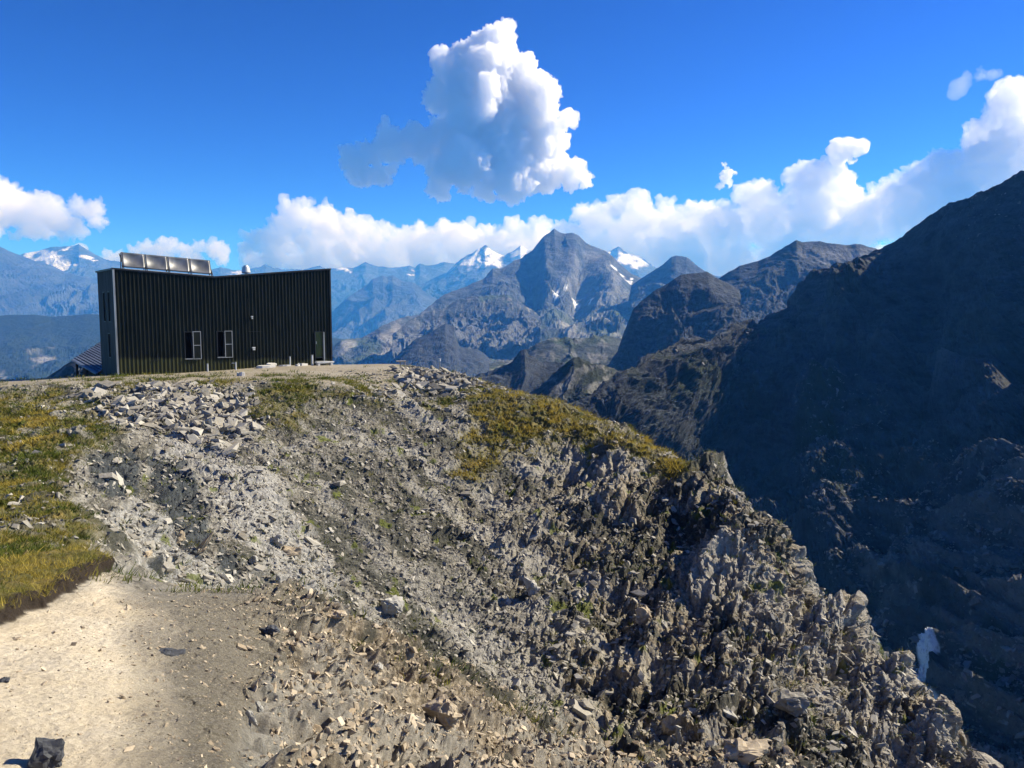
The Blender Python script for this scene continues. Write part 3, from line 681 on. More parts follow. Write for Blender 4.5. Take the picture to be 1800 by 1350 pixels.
# ------------------------------------------------------------ stones
RS = np.random.RandomState(3)
def hull_stone(rng, flat, n=10):
    bm = bmesh.new()
    box = np.array([[i, j, k_] for i in (-1, 1) for j in (-1, 1) for k_ in (-1, 1)], float)
    pts = box * rng.uniform(.45, 1.0, size=(8, 3)); pts = np.r_[pts, rng.uniform(-1, 1, size=(2, 3))]
    pts[:, 0] += pts[:, 1] * rng.uniform(-.5, .5)
    pts = pts * np.array([.5, .34, flat * .5])
    for p in pts: bm.verts.new(p)
    r = bmesh.ops.convex_hull(bm, input=bm.verts)
    bmesh.ops.delete(bm, geom=[g for g in r['geom_interior'] if isinstance(g, bmesh.types.BMVert)], context='VERTS')
    bmesh.ops.triangulate(bm, faces=bm.faces[:])
    bm.verts.index_update(); co = np.array([v.co[:] for v in bm.verts]); f = np.array([[v.index for v in q.verts] for q in bm.faces]); bm.free()
    return co, f
SHAPES = [hull_stone(RS, fl) for fl in (.16, .2, .25, .3, .22, .35, .42, .5, .18, .28)]
def stone_material(name, c1, c2, c3, L=1.0):
    k = NB(name)
    oi = k.n('ShaderNodeObjectInfo'); a = k.noise(5 / L, 8, .7); st = k.noise(3 / L, 6, .7, k.map((1, 1, 7), (.3, .2, 0)))
    rnd = k.at('tone')
    c = k.mix(k.ramp(a, [(0.3, 0.0), (0.7, 1.0)]), c1, c2)
    c = k.mix(k.math('MULTIPLY', k.ramp(st, [(0.45, 0.0), (0.6, 1.0)]), .5), c, c3)
    c = k.mix(k.math('MULTIPLY', rnd, .75), c, k.mix(a, tuple(x * 1.4 for x in c2), tuple(min(.8, x * 1.8) for x in c2)))
    return k.done(c, .85, k.bump(a, .03 * L, .8))
m_stone = stone_material('grey_slate_stone', (0.07, 0.068, 0.06), (0.30, 0.285, 0.245), (0.18, 0.14, 0.09))
m_tan = stone_material('tan_schist_stone', (0.14, 0.11, 0.075), (0.40, 0.34, 0.25), (0.30, 0.22, 0.13), .4)
m_slate = stone_material('dark_slate_stone', (0.02, 0.023, 0.027), (0.075, 0.08, 0.088), (0.05, 0.05, 0.055), .3)
m_pale = stone_material('pale_stone', (0.16, 0.158, 0.145), (0.36, 0.35, 0.32), (0.28, 0.26, 0.21), .5)
def surf(u, v, ymin=0, ymax=1e9):
    """the ground point seen at picture position (u, v)"""
    s_ = (np.atleast_1d(u) - CX) / FPX
    out = []
    for uu, vv in zip(np.atleast_1d(u), np.atleast_1d(v)):
        i = int(np.clip(((uu - CX) / FPX * 1.0 - S0) / (S1 - S0) * (T_S.shape[1] - 1), 1, T_S.shape[1] - 2))
        for _ in range(3):
            colu = T_CO[:, i]; U_, V_ = UV(colu[:, 0], colu[:, 1], colu[:, 2])
            ok = (V_ <= vv) & (_ty > ymin) & (_ty < ymax); j = int(np.argmax(ok)) if ok.any() else len(V_) - 2
            i = int(np.clip(i + (uu - U_[j]) / FPX / (S1 - S0) * (T_S.shape[1] - 1), 1, T_S.shape[1] - 2))
        out.append((j, i))
    return np.array(out)
GN = np.cross(np.gradient(T_CO, axis=1)[::1], np.gradient(T_CO, axis=0))
GN /= np.linalg.norm(GN, axis=-1, keepdims=True) + 1e-9; GN = np.where(GN[..., 2:] < 0, -GN, GN)
def frame_of(nrm, yaw, rough=0.25, rng=RS):
    n = nrm + rng.normal(size=3) * rough; n /= np.linalg.norm(n)
    t = np.cross(n, [math.sin(yaw), math.cos(yaw), .1]); t /= np.linalg.norm(t); b = np.cross(n, t)
    return np.stack([t, b, n], 1)
def vis_area(j, i): return T_CO[j, i, 1]
# scatter density per picture area: rubble everywhere on the far slope, dense in rubble
def scatter(n, wfun, ymin, ymax, rng):
    j = rng.randint(2, T_S.shape[0] - 2, n * 4); i = rng.randint(40, T_S.shape[1] - 40, n * 4)
    y = T_Y[j, i]; k_ = (y > ymin) & (y < ymax); j, i, y = j[k_], i[k_], y[k_]
    wt = wfun(j, i); r_ = rng.rand(len(j)); k_ = r_ < wt; j, i = j[k_][:n], i[k_][:n]; return j, i
def w_far(j, i):
    M = T_M; r = M['rubble'][j, i]; fl = np.clip(M['sand'][j, i], 0, 1)
    return np.clip(.3 + .7 * r + .25 * M['pale'][j, i] - .35 * M['grass'][j, i] - .1 * fl, 0.015, 1)
j, i = scatter(60000, w_far, 16, 62, RS)
r_ = T_M['rubble'][j, i]; y = T_Y[j, i]
size = np.exp(RS.normal(size=len(j)) * .5) * (.14 + .26 * r_); size = np.clip(size, .06, .95)
size *= np.where(T_M['sand'][j, i] > .4, .35, 1.0)
order = np.argsort(-size / y); j, i, size = j[order], i[order], size[order]
SD = [bpy.data.meshes.new('loose_stone') for _ in SHAPES]
for q, (c, f) in enumerate(SHAPES):
    SD[q] = mesh_from('loose_stone', c, f); SD[q].materials.append(m_stone); attr(SD[q], 'tone', np.full(len(c), [.1, .5, .9, .3, .7, .2, 1, .4, .8, .6][q]))
NIND = 280
for q in range(NIND):
    t_ = q % len(SHAPES); o = bpy.data.objects.new('loose_stone', SD[t_]); COL.objects.link(o)
    R = frame_of(GN[j[q], i[q]] * .6 + np.array([0, 0, .5]), RS.rand() * 6.3); sz = size[q]
    M4 = Matrix([[*(R[0] * sz), 0], [*(R[1] * sz), 0], [*(R[2] * sz), 0], [0, 0, 0, 1]])
    p = T_CO[j[q], i[q]] + GN[j[q], i[q]] * sz * .06
    M4.translation = Vector([float(a) for a in p]); o.matrix_world = M4
    jj, ii = j[q], i[q]; uu, vv = UV(*[float(a) for a in T_CO[jj, ii]])
    if T_M['rubble'][jj, ii] > .3 and uu < 520: lb, gp = 'angular pale grey block in the rubble field on the slope right below the hut', 'rubble blocks below the hut'
    elif T_M['rubble'][jj, ii] > .3: lb, gp = 'pale grey block in the rubble along the crest right of the hut', 'rubble blocks along the crest'
    elif T_M['grass'][jj, ii] > .4: lb, gp = 'loose grey stone half sunk in the dry mountain turf', 'stones lying in the turf'
    elif uu > 950: lb, gp = 'loose weathered block among the craggy outcrops of the right hand spur', 'loose blocks on the rocky spur'
    elif T_M['pale'][jj, ii] > .3: lb, gp = 'loose slab lying on the pale scree chute left of centre', 'stones on the pale scree'
    else: lb, gp = 'loose slab lying on the dark scree slope below the crest', 'stones on the dark scree'
    tag(o, lb, 'stone', gp)
def stone_at(name, P_, N_in, size, mat, rng, rough=.3, sink=.06, tone=1.0):
    cos, fs, tn = [], [], []; base = 0; m_ = len(P_)
    kinds = rng.randint(0, len(SHAPES), m_); yaw = math.atan2(-.6, -.8) + rng.normal(size=m_) * .55 if name == 'scree' else rng.rand(m_) * 6.28
    n = N_in * .6 + np.array([0, 0, .5]) + rng.normal(size=(m_, 3)) * rough; n /= np.linalg.norm(n, axis=1, keepdims=True)
    t = np.cross(n, np.stack([np.sin(yaw), np.cos(yaw), .1 + 0 * yaw], 1)); t /= np.linalg.norm(t, axis=1, keepdims=True); b = np.cross(n, t)
    pos = P_ + N_in * (size * sink)[:, None]
    tv = rng.rand(m_) ** 2 * tone
    for q, (c, f) in enumerate(SHAPES):
        k_ = np.where(kinds == q)[0]
        if not len(k_): continue
        V = (c[None, :, 0:1] * t[k_, None] + c[None, :, 1:2] * b[k_, None] + c[None, :, 2:3] * n[k_, None]) * size[k_, None, None] + pos[k_, None]
        cos.append(V.reshape(-1, 3)); fs.append((f[None] + (np.arange(len(k_)) * len(c))[:, None, None]).reshape(-1, 3) + base); base += len(k_) * len(c)
        tn.append(np.repeat(tv[k_], len(c)))
    me = mesh_from(name, np.concatenate(cos), np.concatenate(fs)); attr(me, 'tone', np.concatenate(tn))
    o = link(name, me, mat); tag(o, kind='stuff'); return o
def stone_cloud(name, j, i, size, mat, rng, rough=.3, sink=.06): return stone_at(name, T_CO[j, i], GN[j, i], size, mat, rng, rough, sink)
stone_cloud('scree', j[NIND:], i[NIND:], size[NIND:], m_stone, RS)
# small chips and flakes close to the camera
def w_near(j, i):
    M = T_M; return np.clip(.18 * M['gravel'][j, i] + .8 * M['nearrock'][j, i] * (1 - M['sand'][j, i]) + .05, 0, 1) * (1 - M['bank'][j, i])
j2, i2 = scatter(44000, w_near, 2.6, 13, RS)
s2 = np.clip(np.exp(RS.normal(size=len(j2)) * .6) * (.016 + .016 * T_M['nearrock'][j2, i2]), .008, .10) * np.clip(T_Y[j2, i2] / 6, .5, 1.2)
stone_cloud('stone_chips', j2, i2, s2, m_tan, RS, .5, .1)


# boulders and slabs one can point at
def hero(name, u, v, wpx, hpx, mat, label, cat='boulder', yaw=0.0, thick=None, ymin=0, ymax=99, seed=1, roll=0.0, pitch=0.0, sub=3, sink=.25):
    rr = np.random.RandomState(seed); jj, ii = surf(u, v, ymin, ymax)[0]; p = T_CO[jj, ii]; d = p[1] / math.cos(0.4)
    W, H = wpx / FPX * p[1] * 1.05, hpx / FPX * p[1] * 1.05
    bm = bmesh.new()
    pts = rr.normal(size=(26, 3)); pts /= np.abs(pts).max(1, keepdims=True) ** .7 * np.linalg.norm(pts, axis=1, keepdims=True) ** .3 + 1e-6
    pts *= rr.uniform(.36, .54, size=(26, 1))
    for p_ in pts: bm.verts.new(p_)
    r_ = bmesh.ops.convex_hull(bm, input=bm.verts)
    bmesh.ops.delete(bm, geom=[g for g in r_['geom_interior'] if isinstance(g, bmesh.types.BMVert)], context='VERTS')
    bmesh.ops.triangulate(bm, faces=bm.faces[:]); bmesh.ops.subdivide_edges(bm, edges=bm.edges[:], cuts=5, use_grid_fill=True)
    co = np.array([q.co[:] for q in bm.verts]); T = thick if thick else .7 * W
    co = co * np.array([W, T, H])
    sc = max(W, H); nz = fbm(co[:, 0] / sc * 3 + seed, (co[:, 2] + co[:, 1]) / sc * 3, 5, seed) * .05 + slabs(co[:, 0] / sc * 4 + co[:, 1] / sc, co[:, 2] / sc * 5, seed, 1.2)[0] * .08
    co = co + co / (np.linalg.norm(co, axis=1, keepdims=True) + 1e-9) * (nz * sc)[:, None]
    for q, c in zip(bm.verts, co): q.co = Vector(c)
    me = bpy.data.meshes.new(name); bm.to_mesh(me); bm.free(); attr(me, 'tone', np.full(len(me.vertices), .3))
    o = link(name, me, mat); o.rotation_euler = (pitch, roll, yaw)
    o.location = (p[0], p[1] + .1 * T, p[2] + H * (.5 - sink)); return tag(o, label, cat)
hero('boulder', 84, 1345, 62, 60, m_slate, 'jagged dark slate boulder on the sandy path at the bottom left corner', yaw=.4, thick=.12, seed=2, roll=.25, ymax=5)
hero('boulder', 690, 1075, 44, 34, m_pale, 'pale angular boulder alone on the grey scree left of centre', seed=3, yaw=.3, ymin=14)
hero('boulder', 776, 1275, 62, 58, m_tan, 'brown blocky boulder with a deep shadow, in the lower middle foreground', seed=4, yaw=-.4, ymax=13)
hero('boulder', 935, 1045, 26, 40, m_pale, 'narrow pale stone standing in dark scree right of the centre', seed=5, roll=-.4, ymin=14)
hero('boulder', 592, 1088, 34, 18, m_tan, 'flat tan block at the edge of the near rocks above the path', seed=6, ymax=14)
hero('stone_slab', 296, 1152, 52, 8, m_slate, 'dark flat slab of slate lying flat on the gravel path', 'slab', seed=7, thick=.14, ymax=9)
hero('boulder', 474, 1116, 34, 16, m_slate, 'dark rounded stone at the right edge of the gravel path', seed=8, ymax=11)
hero('boulder', 8, 1199, 22, 10, m_slate, 'small dark slate stone at the left picture edge on the path', seed=9, ymax=8)
hero('boulder', 488, 958, 34, 24, m_pale, 'large light grey boulder on the pale scree above the path', seed=10, ymin=14)
hero('boulder', 512, 976, 40, 16, m_tan, 'long yellowish slab just below the light grey boulder on the scree', 'slab', seed=11, ymin=14)
hero('boulder', 446, 990, 16, 18, m_pale, 'small bright white stone left of the long yellowish slab', seed=12, ymin=14)
hero('boulder', 489, 1026, 14, 20, m_pale, 'upright pale stone beside the flat stone above the gravel', seed=13, ymin=13, roll=.3)
hero('stone_slab', 503, 1036, 30, 12, m_pale, 'flat pale triangular stone just above the gravel edge', 'slab', seed=14, ymin=13)
hero('stone_slab', 444, 1268, 10, 34, m_pale, 'long pale splinter of slate leaning left, beside the gravel path', 'slab', seed=15, thick=.03, ymax=9, roll=-.5)
hero('stone_slab', 456, 1252, 9, 28, m_pale, 'shorter pale splinter of slate right of the long leaning one', 'slab', seed=16, thick=.03, ymax=9, roll=-.25)
hero('boulder', 664, 1178, 20, 14, m_pale, 'small white stone shining in the near brown rocks', seed=17, ymax=14)
hero('stone_slab', 348, 972, 12, 84, m_tan, 'longest tan bedrock slab leaning right, out of the dark face above the path', 'slab', seed=18, thick=.5, ymin=14, roll=.62, sink=.5)
hero('stone_slab', 315, 952, 9, 44, m_tan, 'short tan bedrock slab standing left of the longest leaning one', 'slab', seed=19, thick=.4, ymin=14, roll=.35, sink=.5)
hero('stone_slab', 266, 1000, 9, 40, m_tan, 'leftmost tan bedrock slab in the dark rock face above the path', 'slab', seed=20, thick=.4, ymin=14, roll=.4, sink=.5)
hero('boulder', 1185, 1290, 40, 40, m_tan, 'blocky tan boulder with a black hollow beside it, at the bottom right of centre', seed=21, ymin=14)
hero('boulder', 1395, 1250, 60, 44, m_stone, 'large grey block with a flat top in the lower right of the spur', seed=22, ymin=14)
hero('stone_slab', 1283, 1258, 46, 14, m_pale, 'pale plank-like slab lying down the slope in the lower right', 'slab', seed=23, ymin=14, roll=.75)
hero('boulder', 1132, 1092, 30, 34, m_tan, 'tan boulder on the slope below the golden grass', seed=24, ymin=14)
hero('boulder', 1200, 1110, 14, 40, m_tan, 'tall curved tan stone with a shadow on its left, in the middle of the spur', seed=25, ymin=14, roll=-.3)
hero('boulder', 1022, 1100, 30, 24, m_stone, 'grey rounded block between the dark scree and the tan boulder', seed=26, ymin=14)
hero('boulder', 1310, 1335, 80, 36, m_tan, 'rough orange brown lump of rock at the bottom edge of the picture', seed=27, ymax=13)

# ------------------------------------------------------------ turf
def grass_mesh(name, pos, nrm, hgt, wid, per, rng, spread, mat, lean=.5):
    n = len(pos) * per
    p = np.repeat(pos, per, 0); h = np.repeat(hgt, per) * rng.uniform(.45, 1.15, n); w_ = np.repeat(wid, per) * rng.uniform(.6, 1.2, n)
    sp = np.repeat(spread, per)
    off = rng.normal(size=(n, 2)) * sp[:, None]; p = p + np.c_[off, np.zeros(n)]
    ya = rng.rand(n) * 6.28; dirv = np.stack([np.cos(ya), np.sin(ya), 0 * ya], 1)
    tip = p + np.c_[off * .6, np.zeros(n)] + np.array([0, 0, 1]) * h[:, None] + rng.normal(size=(n, 3)) * (h * lean)[:, None] * np.array([1, 1, .2]) + np.array([.25, -.1, 0]) * h[:, None]
    p = p - np.array([0, 0, .02]) * (1 + 0 * h[:, None])
    co = np.stack([p - dirv * w_[:, None] / 2, p + dirv * w_[:, None] / 2, tip], 1).reshape(-1, 3)
    me = mesh_from(name, co, np.arange(n * 3).reshape(-1, 3)); attr(me, 'tone', np.repeat(rng.rand(n), 3)); attr(me, 'root', np.tile([0, 0, 1.0], n))
    attr(me, 'gold', np.repeat(np.repeat(nrm, per), 3))
    return tag(link(name, me, mat), kind='stuff')
k = NB('turf_blades')
gg = k.mix(k.at('tone'), (0.035, 0.06, 0.010), (0.14, 0.17, 0.022)); go = k.mix(k.at('tone'), (0.26, 0.19, 0.028), (0.60, 0.46, 0.09))
c = k.mix(k.at('gold'), gg, go)
tr = k.n('ShaderNodeBsdfTranslucent'); k.l(c, tr.inputs[0]); k.done(c, .8)
mx = k.n('ShaderNodeMixShader'); mx.inputs[0].default_value = .35; k.l(k.b.outputs[0], mx.inputs[1]); k.l(tr.outputs[0], mx.inputs[2]); k.l(mx.outputs[0], k.t.nodes['Material Output'].inputs[0])
m_turf = k.m
RG = np.random.RandomState(12)
def w_turf(j, i): return np.clip(T_M['grass'][j, i], 0, 1) ** 1.5 * (T_M['bank'][j, i] < .3) + .05 * (1 - T_M['sand'][j, i])
def w_moss(j, i): return T_M['moss'][j, i] * .8
j3, i3 = scatter(30000, w_turf, 9, 62, RG)
y3 = T_Y[j3, i3]; x3 = T_CO[j3, i3, 0]
gold = np.clip(T_M['gold'][j3, i3] * .9 + .6 * fbm(x3 * .5, y3 * .5, 4, 201), 0, 1)
grass_mesh('grass', T_CO[j3, i3], gold, .07 + .0028 * y3, .010 + .0007 * y3, 12, RG, .05 + .0022 * y3, m_turf)
j4, i4 = scatter(9000, lambda j, i: (T_M['bank'][j, i] > .35) * (T_M['soil'][j, i] < .9) * 1.0, 5, 12.4, RG)
x4, y4 = T_CO[j4, i4, 0], T_CO[j4, i4, 1]
gold = np.clip(.62 + .9 * fbm(x4 * 1.3, y4 * 1.3, 4, 203), 0, 1)
grass_mesh('grass', T_CO[j4, i4], gold, .085 + 0 * y4, .006 + 0 * y4, 14, RG, .035 + 0 * y4, m_turf, .6)
T_M['lip'] = ((T_M['soil'] > .25) & (T_M['bank'] > .55)).astype(F32)
j5, i5 = scatter(7000, lambda j, i: T_M['lip'][j, i], 5, 12.4, RG)
if len(j5):
    p5 = T_CO[j5, i5] + np.array([.02, -.03, .02]); g5_ = np.clip(.6 + .9 * fbm(p5[:, 0] * 1.3, p5[:, 1] * 1.3, 4, 203), 0, 1)
    grass_mesh('grass', p5, g5_, .075 + 0 * g5_, .006 + 0 * g5_, 12, RG, .03 + 0 * g5_, m_turf, 1.1)

# ------------------------------------------------------------ mountains
def mountain_material(name, rock1, rock2, grass, L):
    k = NB(name)
    a = k.noise(1 / (0.25 * L), 10, 0.68); b = k.noise(1 / (1.3 * L), 5, 0.6)
    st = k.noise(1 / (0.5 * L), 8, 0.7, k.map((1, 1, 3.5), (0.3, 0.2, 0)))
    c = k.ramp(a, [(0.32, rock1), (0.68, rock2)])
    c = k.mix(k.math('MULTIPLY', k.ramp(st, [(0.45, 0.0), (0.62, 1.0)]), 0.5), c, tuple(x * 1.5 for x in rock2))
    g = k.mix(a, tuple(x * 0.6 for x in grass), tuple(x * 1.3 for x in grass))
    c = k.mix(k.at('grass'), c, g)
    c = k.mix(k.at('pale'), c, k.ramp(a, [(0.3, (0.13, 0.13, 0.125)), (0.7, (0.34, 0.34, 0.33))]))
    c = k.mix(k.at('snow'), c, (0.85, 0.87, 0.9))
    fn = k.noise(1 / (0.05 * L), 8, 0.75)
    c = k.mix(k.ramp(fn, [(0.35, 0.55), (0.5, 0.0)]), c, tuple(x * .4 for x in rock1))
    return k.done(c, 0.95, k.bump(fn, 0.02 * L, 0.9, k.bump(a, 0.08 * L, 0.9)))

def loft(name, u0, u1, du, rows, mat, L, amp, back=0.35, ridge=0.45, seed=0, nrow=60, paint=None, hum=None, jag=1.0, gain=.55, cell=1.0, ds=1.0):
    """rows: from the crest down, each ((u,v) pairs, (u,d) pairs)"""
    us = np.arange(u0, u1 + du, du)
    V = []; D = []
    for pv, pd in rows:
        pv = np.array(pv, float).reshape(-1, 2); pd = np.array(pd, float).reshape(-1, 2)
        V.append(np.interp(us, pv[:, 0], pv[:, 1])); D.append(np.interp(us, pd[:, 0], pd[:, 1]))
    V = np.array(V); D = np.array(D)
    kw = int(40 / du); ker = np.hanning(2 * kw + 3)[1:-1]; ker /= ker.sum()
    L = L * ds; amp = amp * ds
    sm1 = lambda q: np.convolve(np.pad(q, kw, mode='reflect', reflect_type='odd'), ker, 'valid')
    D = np.array([sm1(q) for q in D]); V = np.array([V[0]] + [sm1(q) for q in V[1:]])
    D = D * ds
    n = len(rows)
    span = [max(8, int(np.mean(np.abs(V[i + 1] - V[i])) / du)) for i in range(n - 1)]
    vv = []; dd = []
    for i in range(n - 1):
        t = np.linspace(0, 1, span[i], endpoint=(i == n - 2))[:, None]
        vv.append(V[i] * (1 - t) + V[i + 1] * t); dd.append(D[i] * (1 - t) + D[i + 1] * t)
    vv = np.concatenate(vv); dd = np.concatenate(dd)
    kk = 15                                     # round the kinks between the rows
    for arr in (dd,):
        pad = np.pad(arr, ((kk, kk), (0, 0)), mode='edge'); pad[:kk] = 2 * arr[:1] - pad[kk * 2:kk:-1]
        c = np.cumsum(pad, 0); sm = (c[2 * kk:] - np.concatenate([np.zeros((1, arr.shape[1])), c[:-2 * kk - 1]])) / (2 * kk + 1)
        arr[:] = sm
    co = P(np.broadcast_to(us, vv.shape), vv, dd)
    # the far side falls away behind the crest
    crest = co[0]; nb = 24; tb = (np.linspace(1, 0, nb, endpoint=False) ** 1.6)[:, None]
    depth = np.minimum(back * D[0], 900 * ds)
    bk = np.stack([crest[:, 0] * (1 + 0 * tb), crest[:, 1] + depth * tb, crest[:, 2] - depth * 0.75 * tb], -1)
    co = np.concatenate([bk, co])
    du_, dv_ = np.gradient(co, axis=1), np.gradient(co, axis=0)
    N = np.cross(du_, dv_); N /= np.linalg.norm(N, axis=-1, keepdims=True) + 1e-9
    N = np.where(N[..., 2:] < 0, -N, N)
    N = N + np.array([0, 0, .35]); N /= np.linalg.norm(N, axis=-1, keepdims=True)
    for _ in range(3):                           # soften the change of direction at the crest
        N = (np.roll(N, 1, 0) + N + np.roll(N, -1, 0)) / 3
    x, y, z = [co[..., i].astype(F32) for i in range(3)]
    a = x / L; b = (y * .6 + z) / L
    wr = 0.35 * fbm(a, b, 3, seed + 5)
    h = ridge * ridged(a * 1.0 + wr, b * 0.6 + wr, 6, seed, min(gain, .5)) + (1 - ridge) * fbm(a * 1.6 + wr, b * 1.6, 9, seed + 3, gain + .03)
    cc, ce, cr = slabs(a * 7 + wr * 1.5, b * 5 + wr * 1.5, seed + 2, 1.2)
    c2_, e2_, _r = slabs(a * 22 + wr * 3, b * 16 + wr * 3, seed + 4, 1.3)
    h = h + 0.08 * cell * cc * sstep(0, .2, ce) + 0.03 * cell * c2_ * sstep(0, .2, e2_)
    T = np.arange(co.shape[0])[:, None] - nb
    k = amp * (0.18 + 0.82 * sstep(0, 40, np.abs(T)) * 1.0) * (1 + (jag - 1) * (np.abs(T) < 6))
    co = co + N * (h * k)[..., None]
    if hum is not None: co = hum(co, N, us, np.concatenate([np.repeat(V[:1], nb, 0), vv]))
    me = grid_mesh(name, co[::-1], False)
    fv = np.concatenate([np.repeat(V[:1], nb, 0), vv]); fu = np.broadcast_to(us, fv.shape)
    pr = dict(grass=0 * x, snow=0 * x, pale=0 * x)
    if paint is not None: paint(pr, fu + 12 * fbm(a * 3, b * 3, 4, seed + 8), fv + 12 * fbm(a * 3, b * 3, 4, seed + 9), h, a, b)
    for q, vals in pr.items(): attr(me, q, np.broadcast_to(vals, x.shape)[::-1])
    o = link(name, me, mat); tag(o, kind='structure')
    Nn = np.cross(np.gradient(co, axis=1), np.gradient(co, axis=0)); Nn /= np.linalg.norm(Nn, axis=-1, keepdims=True) + 1e-9; Nn = np.where(Nn[..., 2:] < 0, -Nn, Nn)
    return co, Nn, fu, fv
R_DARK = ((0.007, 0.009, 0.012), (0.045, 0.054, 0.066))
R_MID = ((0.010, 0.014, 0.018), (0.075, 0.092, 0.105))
G_ALP = (0.05, 0.08, 0.04)
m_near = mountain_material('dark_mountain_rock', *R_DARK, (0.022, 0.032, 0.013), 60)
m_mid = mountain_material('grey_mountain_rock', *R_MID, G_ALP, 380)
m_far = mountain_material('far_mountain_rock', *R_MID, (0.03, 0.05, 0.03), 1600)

# great dark mountain on the right
def hum1(co, N, us, fv):
    U = np.broadcast_to(us, fv.shape)
    for (u, v, ru, rv, h) in [(1470,735,75,34,26),(1545,700,40,16,14),(1500,520,45,60,22),(1478,570,28,40,14),(1475,850,60,30,14),(1470,930,50,50,16),(1560,900,60,40,10),
                              (1620,560,40,160,-22),(1790,560,30,220,-18),(1400,640,40,60,10),(1210,650,60,50,12),(1760,830,60,50,8),(1560,960,30,60,-8)]:
        lo = sstep(4, 60, fv - fv[0])
        g = lo * np.exp(-(((U - u) / ru) ** 2 + ((fv - v) / rv) ** 2) ** 1.6)
        co = co + N * (g * h * 1.5)[..., None]
    return co
def paint1(p, u, v, h, a, b):
    g = sstep(.1, .6, fbm(a * .9, b * .9, 4, 77) + .2)
    p['grass'] = np.clip(0.25 * g + 0.8 * polymask(u, v, [(1390,790),(1420,730),(1500,700),(1500,740),(1450,790)], 10) + .7 * g * polymask(u, v, [(1100,660),(1200,600),(1300,580),(1290,680),(1180,720)], 20)
        + .7 * polymask(u, v, [(1420,880),(1500,820),(1560,850),(1520,900)], 14) + .85 * polymask(u, v, [(1690,1160),(1740,1080),(1760,1150),(1740,1240),(1700,1230)], 14)
        + .9 * polymask(u, v, [(1690,1290),(1740,1280),(1800,1300),(1900,1310),(1900,1325),(1780,1320)], 6), 0, 1)
    p['snow'] = polymask(u * 1.0, v, [(1600,1165),(1618,1132),(1645,1108),(1656,1118),(1656,1145),(1640,1156),(1632,1170),(1608,1186)], 2) + polymask(u, v, [(1618,1200),(1640,1208),(1660,1222),(1655,1236),(1630,1225)], 2)
    p['pale'] = .55 * polymask(u, v, [(1660,1270),(1760,1300),(1830,1330),(1900,1340),(1900,1500),(1700,1500)], 10) + .15 * sstep(.2, .8, h) + .38 * polymask(u, v, [(1500,1050),(1560,940),(1660,860),(1800,740),(1900,700),(1950,1300),(1500,1300)], 25) * sstep(-.3, .4, fbm(a * 6, b * 6, 4, 78))  # last term: sunlight on the lower right scree, painted as a lighter tone
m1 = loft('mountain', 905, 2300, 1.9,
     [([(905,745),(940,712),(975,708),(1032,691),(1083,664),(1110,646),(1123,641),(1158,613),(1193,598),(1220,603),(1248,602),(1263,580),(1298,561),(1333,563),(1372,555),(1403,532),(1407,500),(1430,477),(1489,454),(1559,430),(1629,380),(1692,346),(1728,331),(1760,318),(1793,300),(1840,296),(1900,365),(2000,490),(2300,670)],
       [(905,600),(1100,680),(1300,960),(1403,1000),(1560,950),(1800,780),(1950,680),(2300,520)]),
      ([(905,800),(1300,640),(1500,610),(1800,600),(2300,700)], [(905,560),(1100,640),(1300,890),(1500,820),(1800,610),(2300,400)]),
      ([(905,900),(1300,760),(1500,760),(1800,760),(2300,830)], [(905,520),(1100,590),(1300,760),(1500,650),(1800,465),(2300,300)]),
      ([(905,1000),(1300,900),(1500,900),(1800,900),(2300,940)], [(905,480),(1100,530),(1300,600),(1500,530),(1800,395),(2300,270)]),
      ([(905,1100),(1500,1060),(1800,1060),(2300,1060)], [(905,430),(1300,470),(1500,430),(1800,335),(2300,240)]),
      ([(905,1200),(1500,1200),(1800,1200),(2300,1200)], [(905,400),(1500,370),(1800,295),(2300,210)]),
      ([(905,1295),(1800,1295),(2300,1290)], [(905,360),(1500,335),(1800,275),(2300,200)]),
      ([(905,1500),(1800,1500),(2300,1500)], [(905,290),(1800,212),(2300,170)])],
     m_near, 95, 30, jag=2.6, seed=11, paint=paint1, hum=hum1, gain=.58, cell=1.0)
def far_scree(name, mm, polys, n, s0, mat, rng):
    co, Nn, fu, fv = mm; wt = np.zeros(fu.shape)
    for pl, k_ in polys: wt = np.maximum(wt, k_ * polymask(fu, fv, pl, 15))
    wt = wt * sstep(-.6, .5, fbm(co[..., 0] / 40, co[..., 1] / 40, 4, 301)); wt[:26] = 0
    wt = wt * (1 - polymask(fu, fv, [(1590,1190),(1640,1095),(1670,1110),(1665,1160),(1675,1245),(1600,1245)], 4))
    j = rng.randint(0, fu.shape[0], n * 5); i = rng.randint(0, fu.shape[1], n * 5); k_ = rng.rand(n * 5) < wt[j, i]; j, i = j[k_][:n], i[k_][:n]
    size = np.clip(np.exp(rng.normal(size=len(j)) * .65) * s0, s0 * .4, s0 * 5)
    stone_at(name, co[j, i], Nn[j, i], size, mat, rng, .6, .1)
m_darkstone = stone_material('dark_grey_scree', (0.03, 0.03, 0.031), (0.15, 0.15, 0.15), (0.08, 0.08, 0.075), 6)
far_scree('far_scree', m1, [([(1400,690),(1580,670),(1560,760),(1480,800),(1400,820)], .8), ([(1400,830),(1560,800),(1800,730),(1900,700),(1900,1340),(1600,1340),(1480,1060)], 1.0), ([(1120,650),(1200,600),(1300,570),(1330,620),(1250,700),(1150,720)], .5), ([(1640,360),(1800,310),(1800,450),(1700,440)], .3), ([(1440,500),(1500,470),(1540,520),(1480,560)], .3)],
          24000, 1.15, m_darkstone, np.random.RandomState(5))
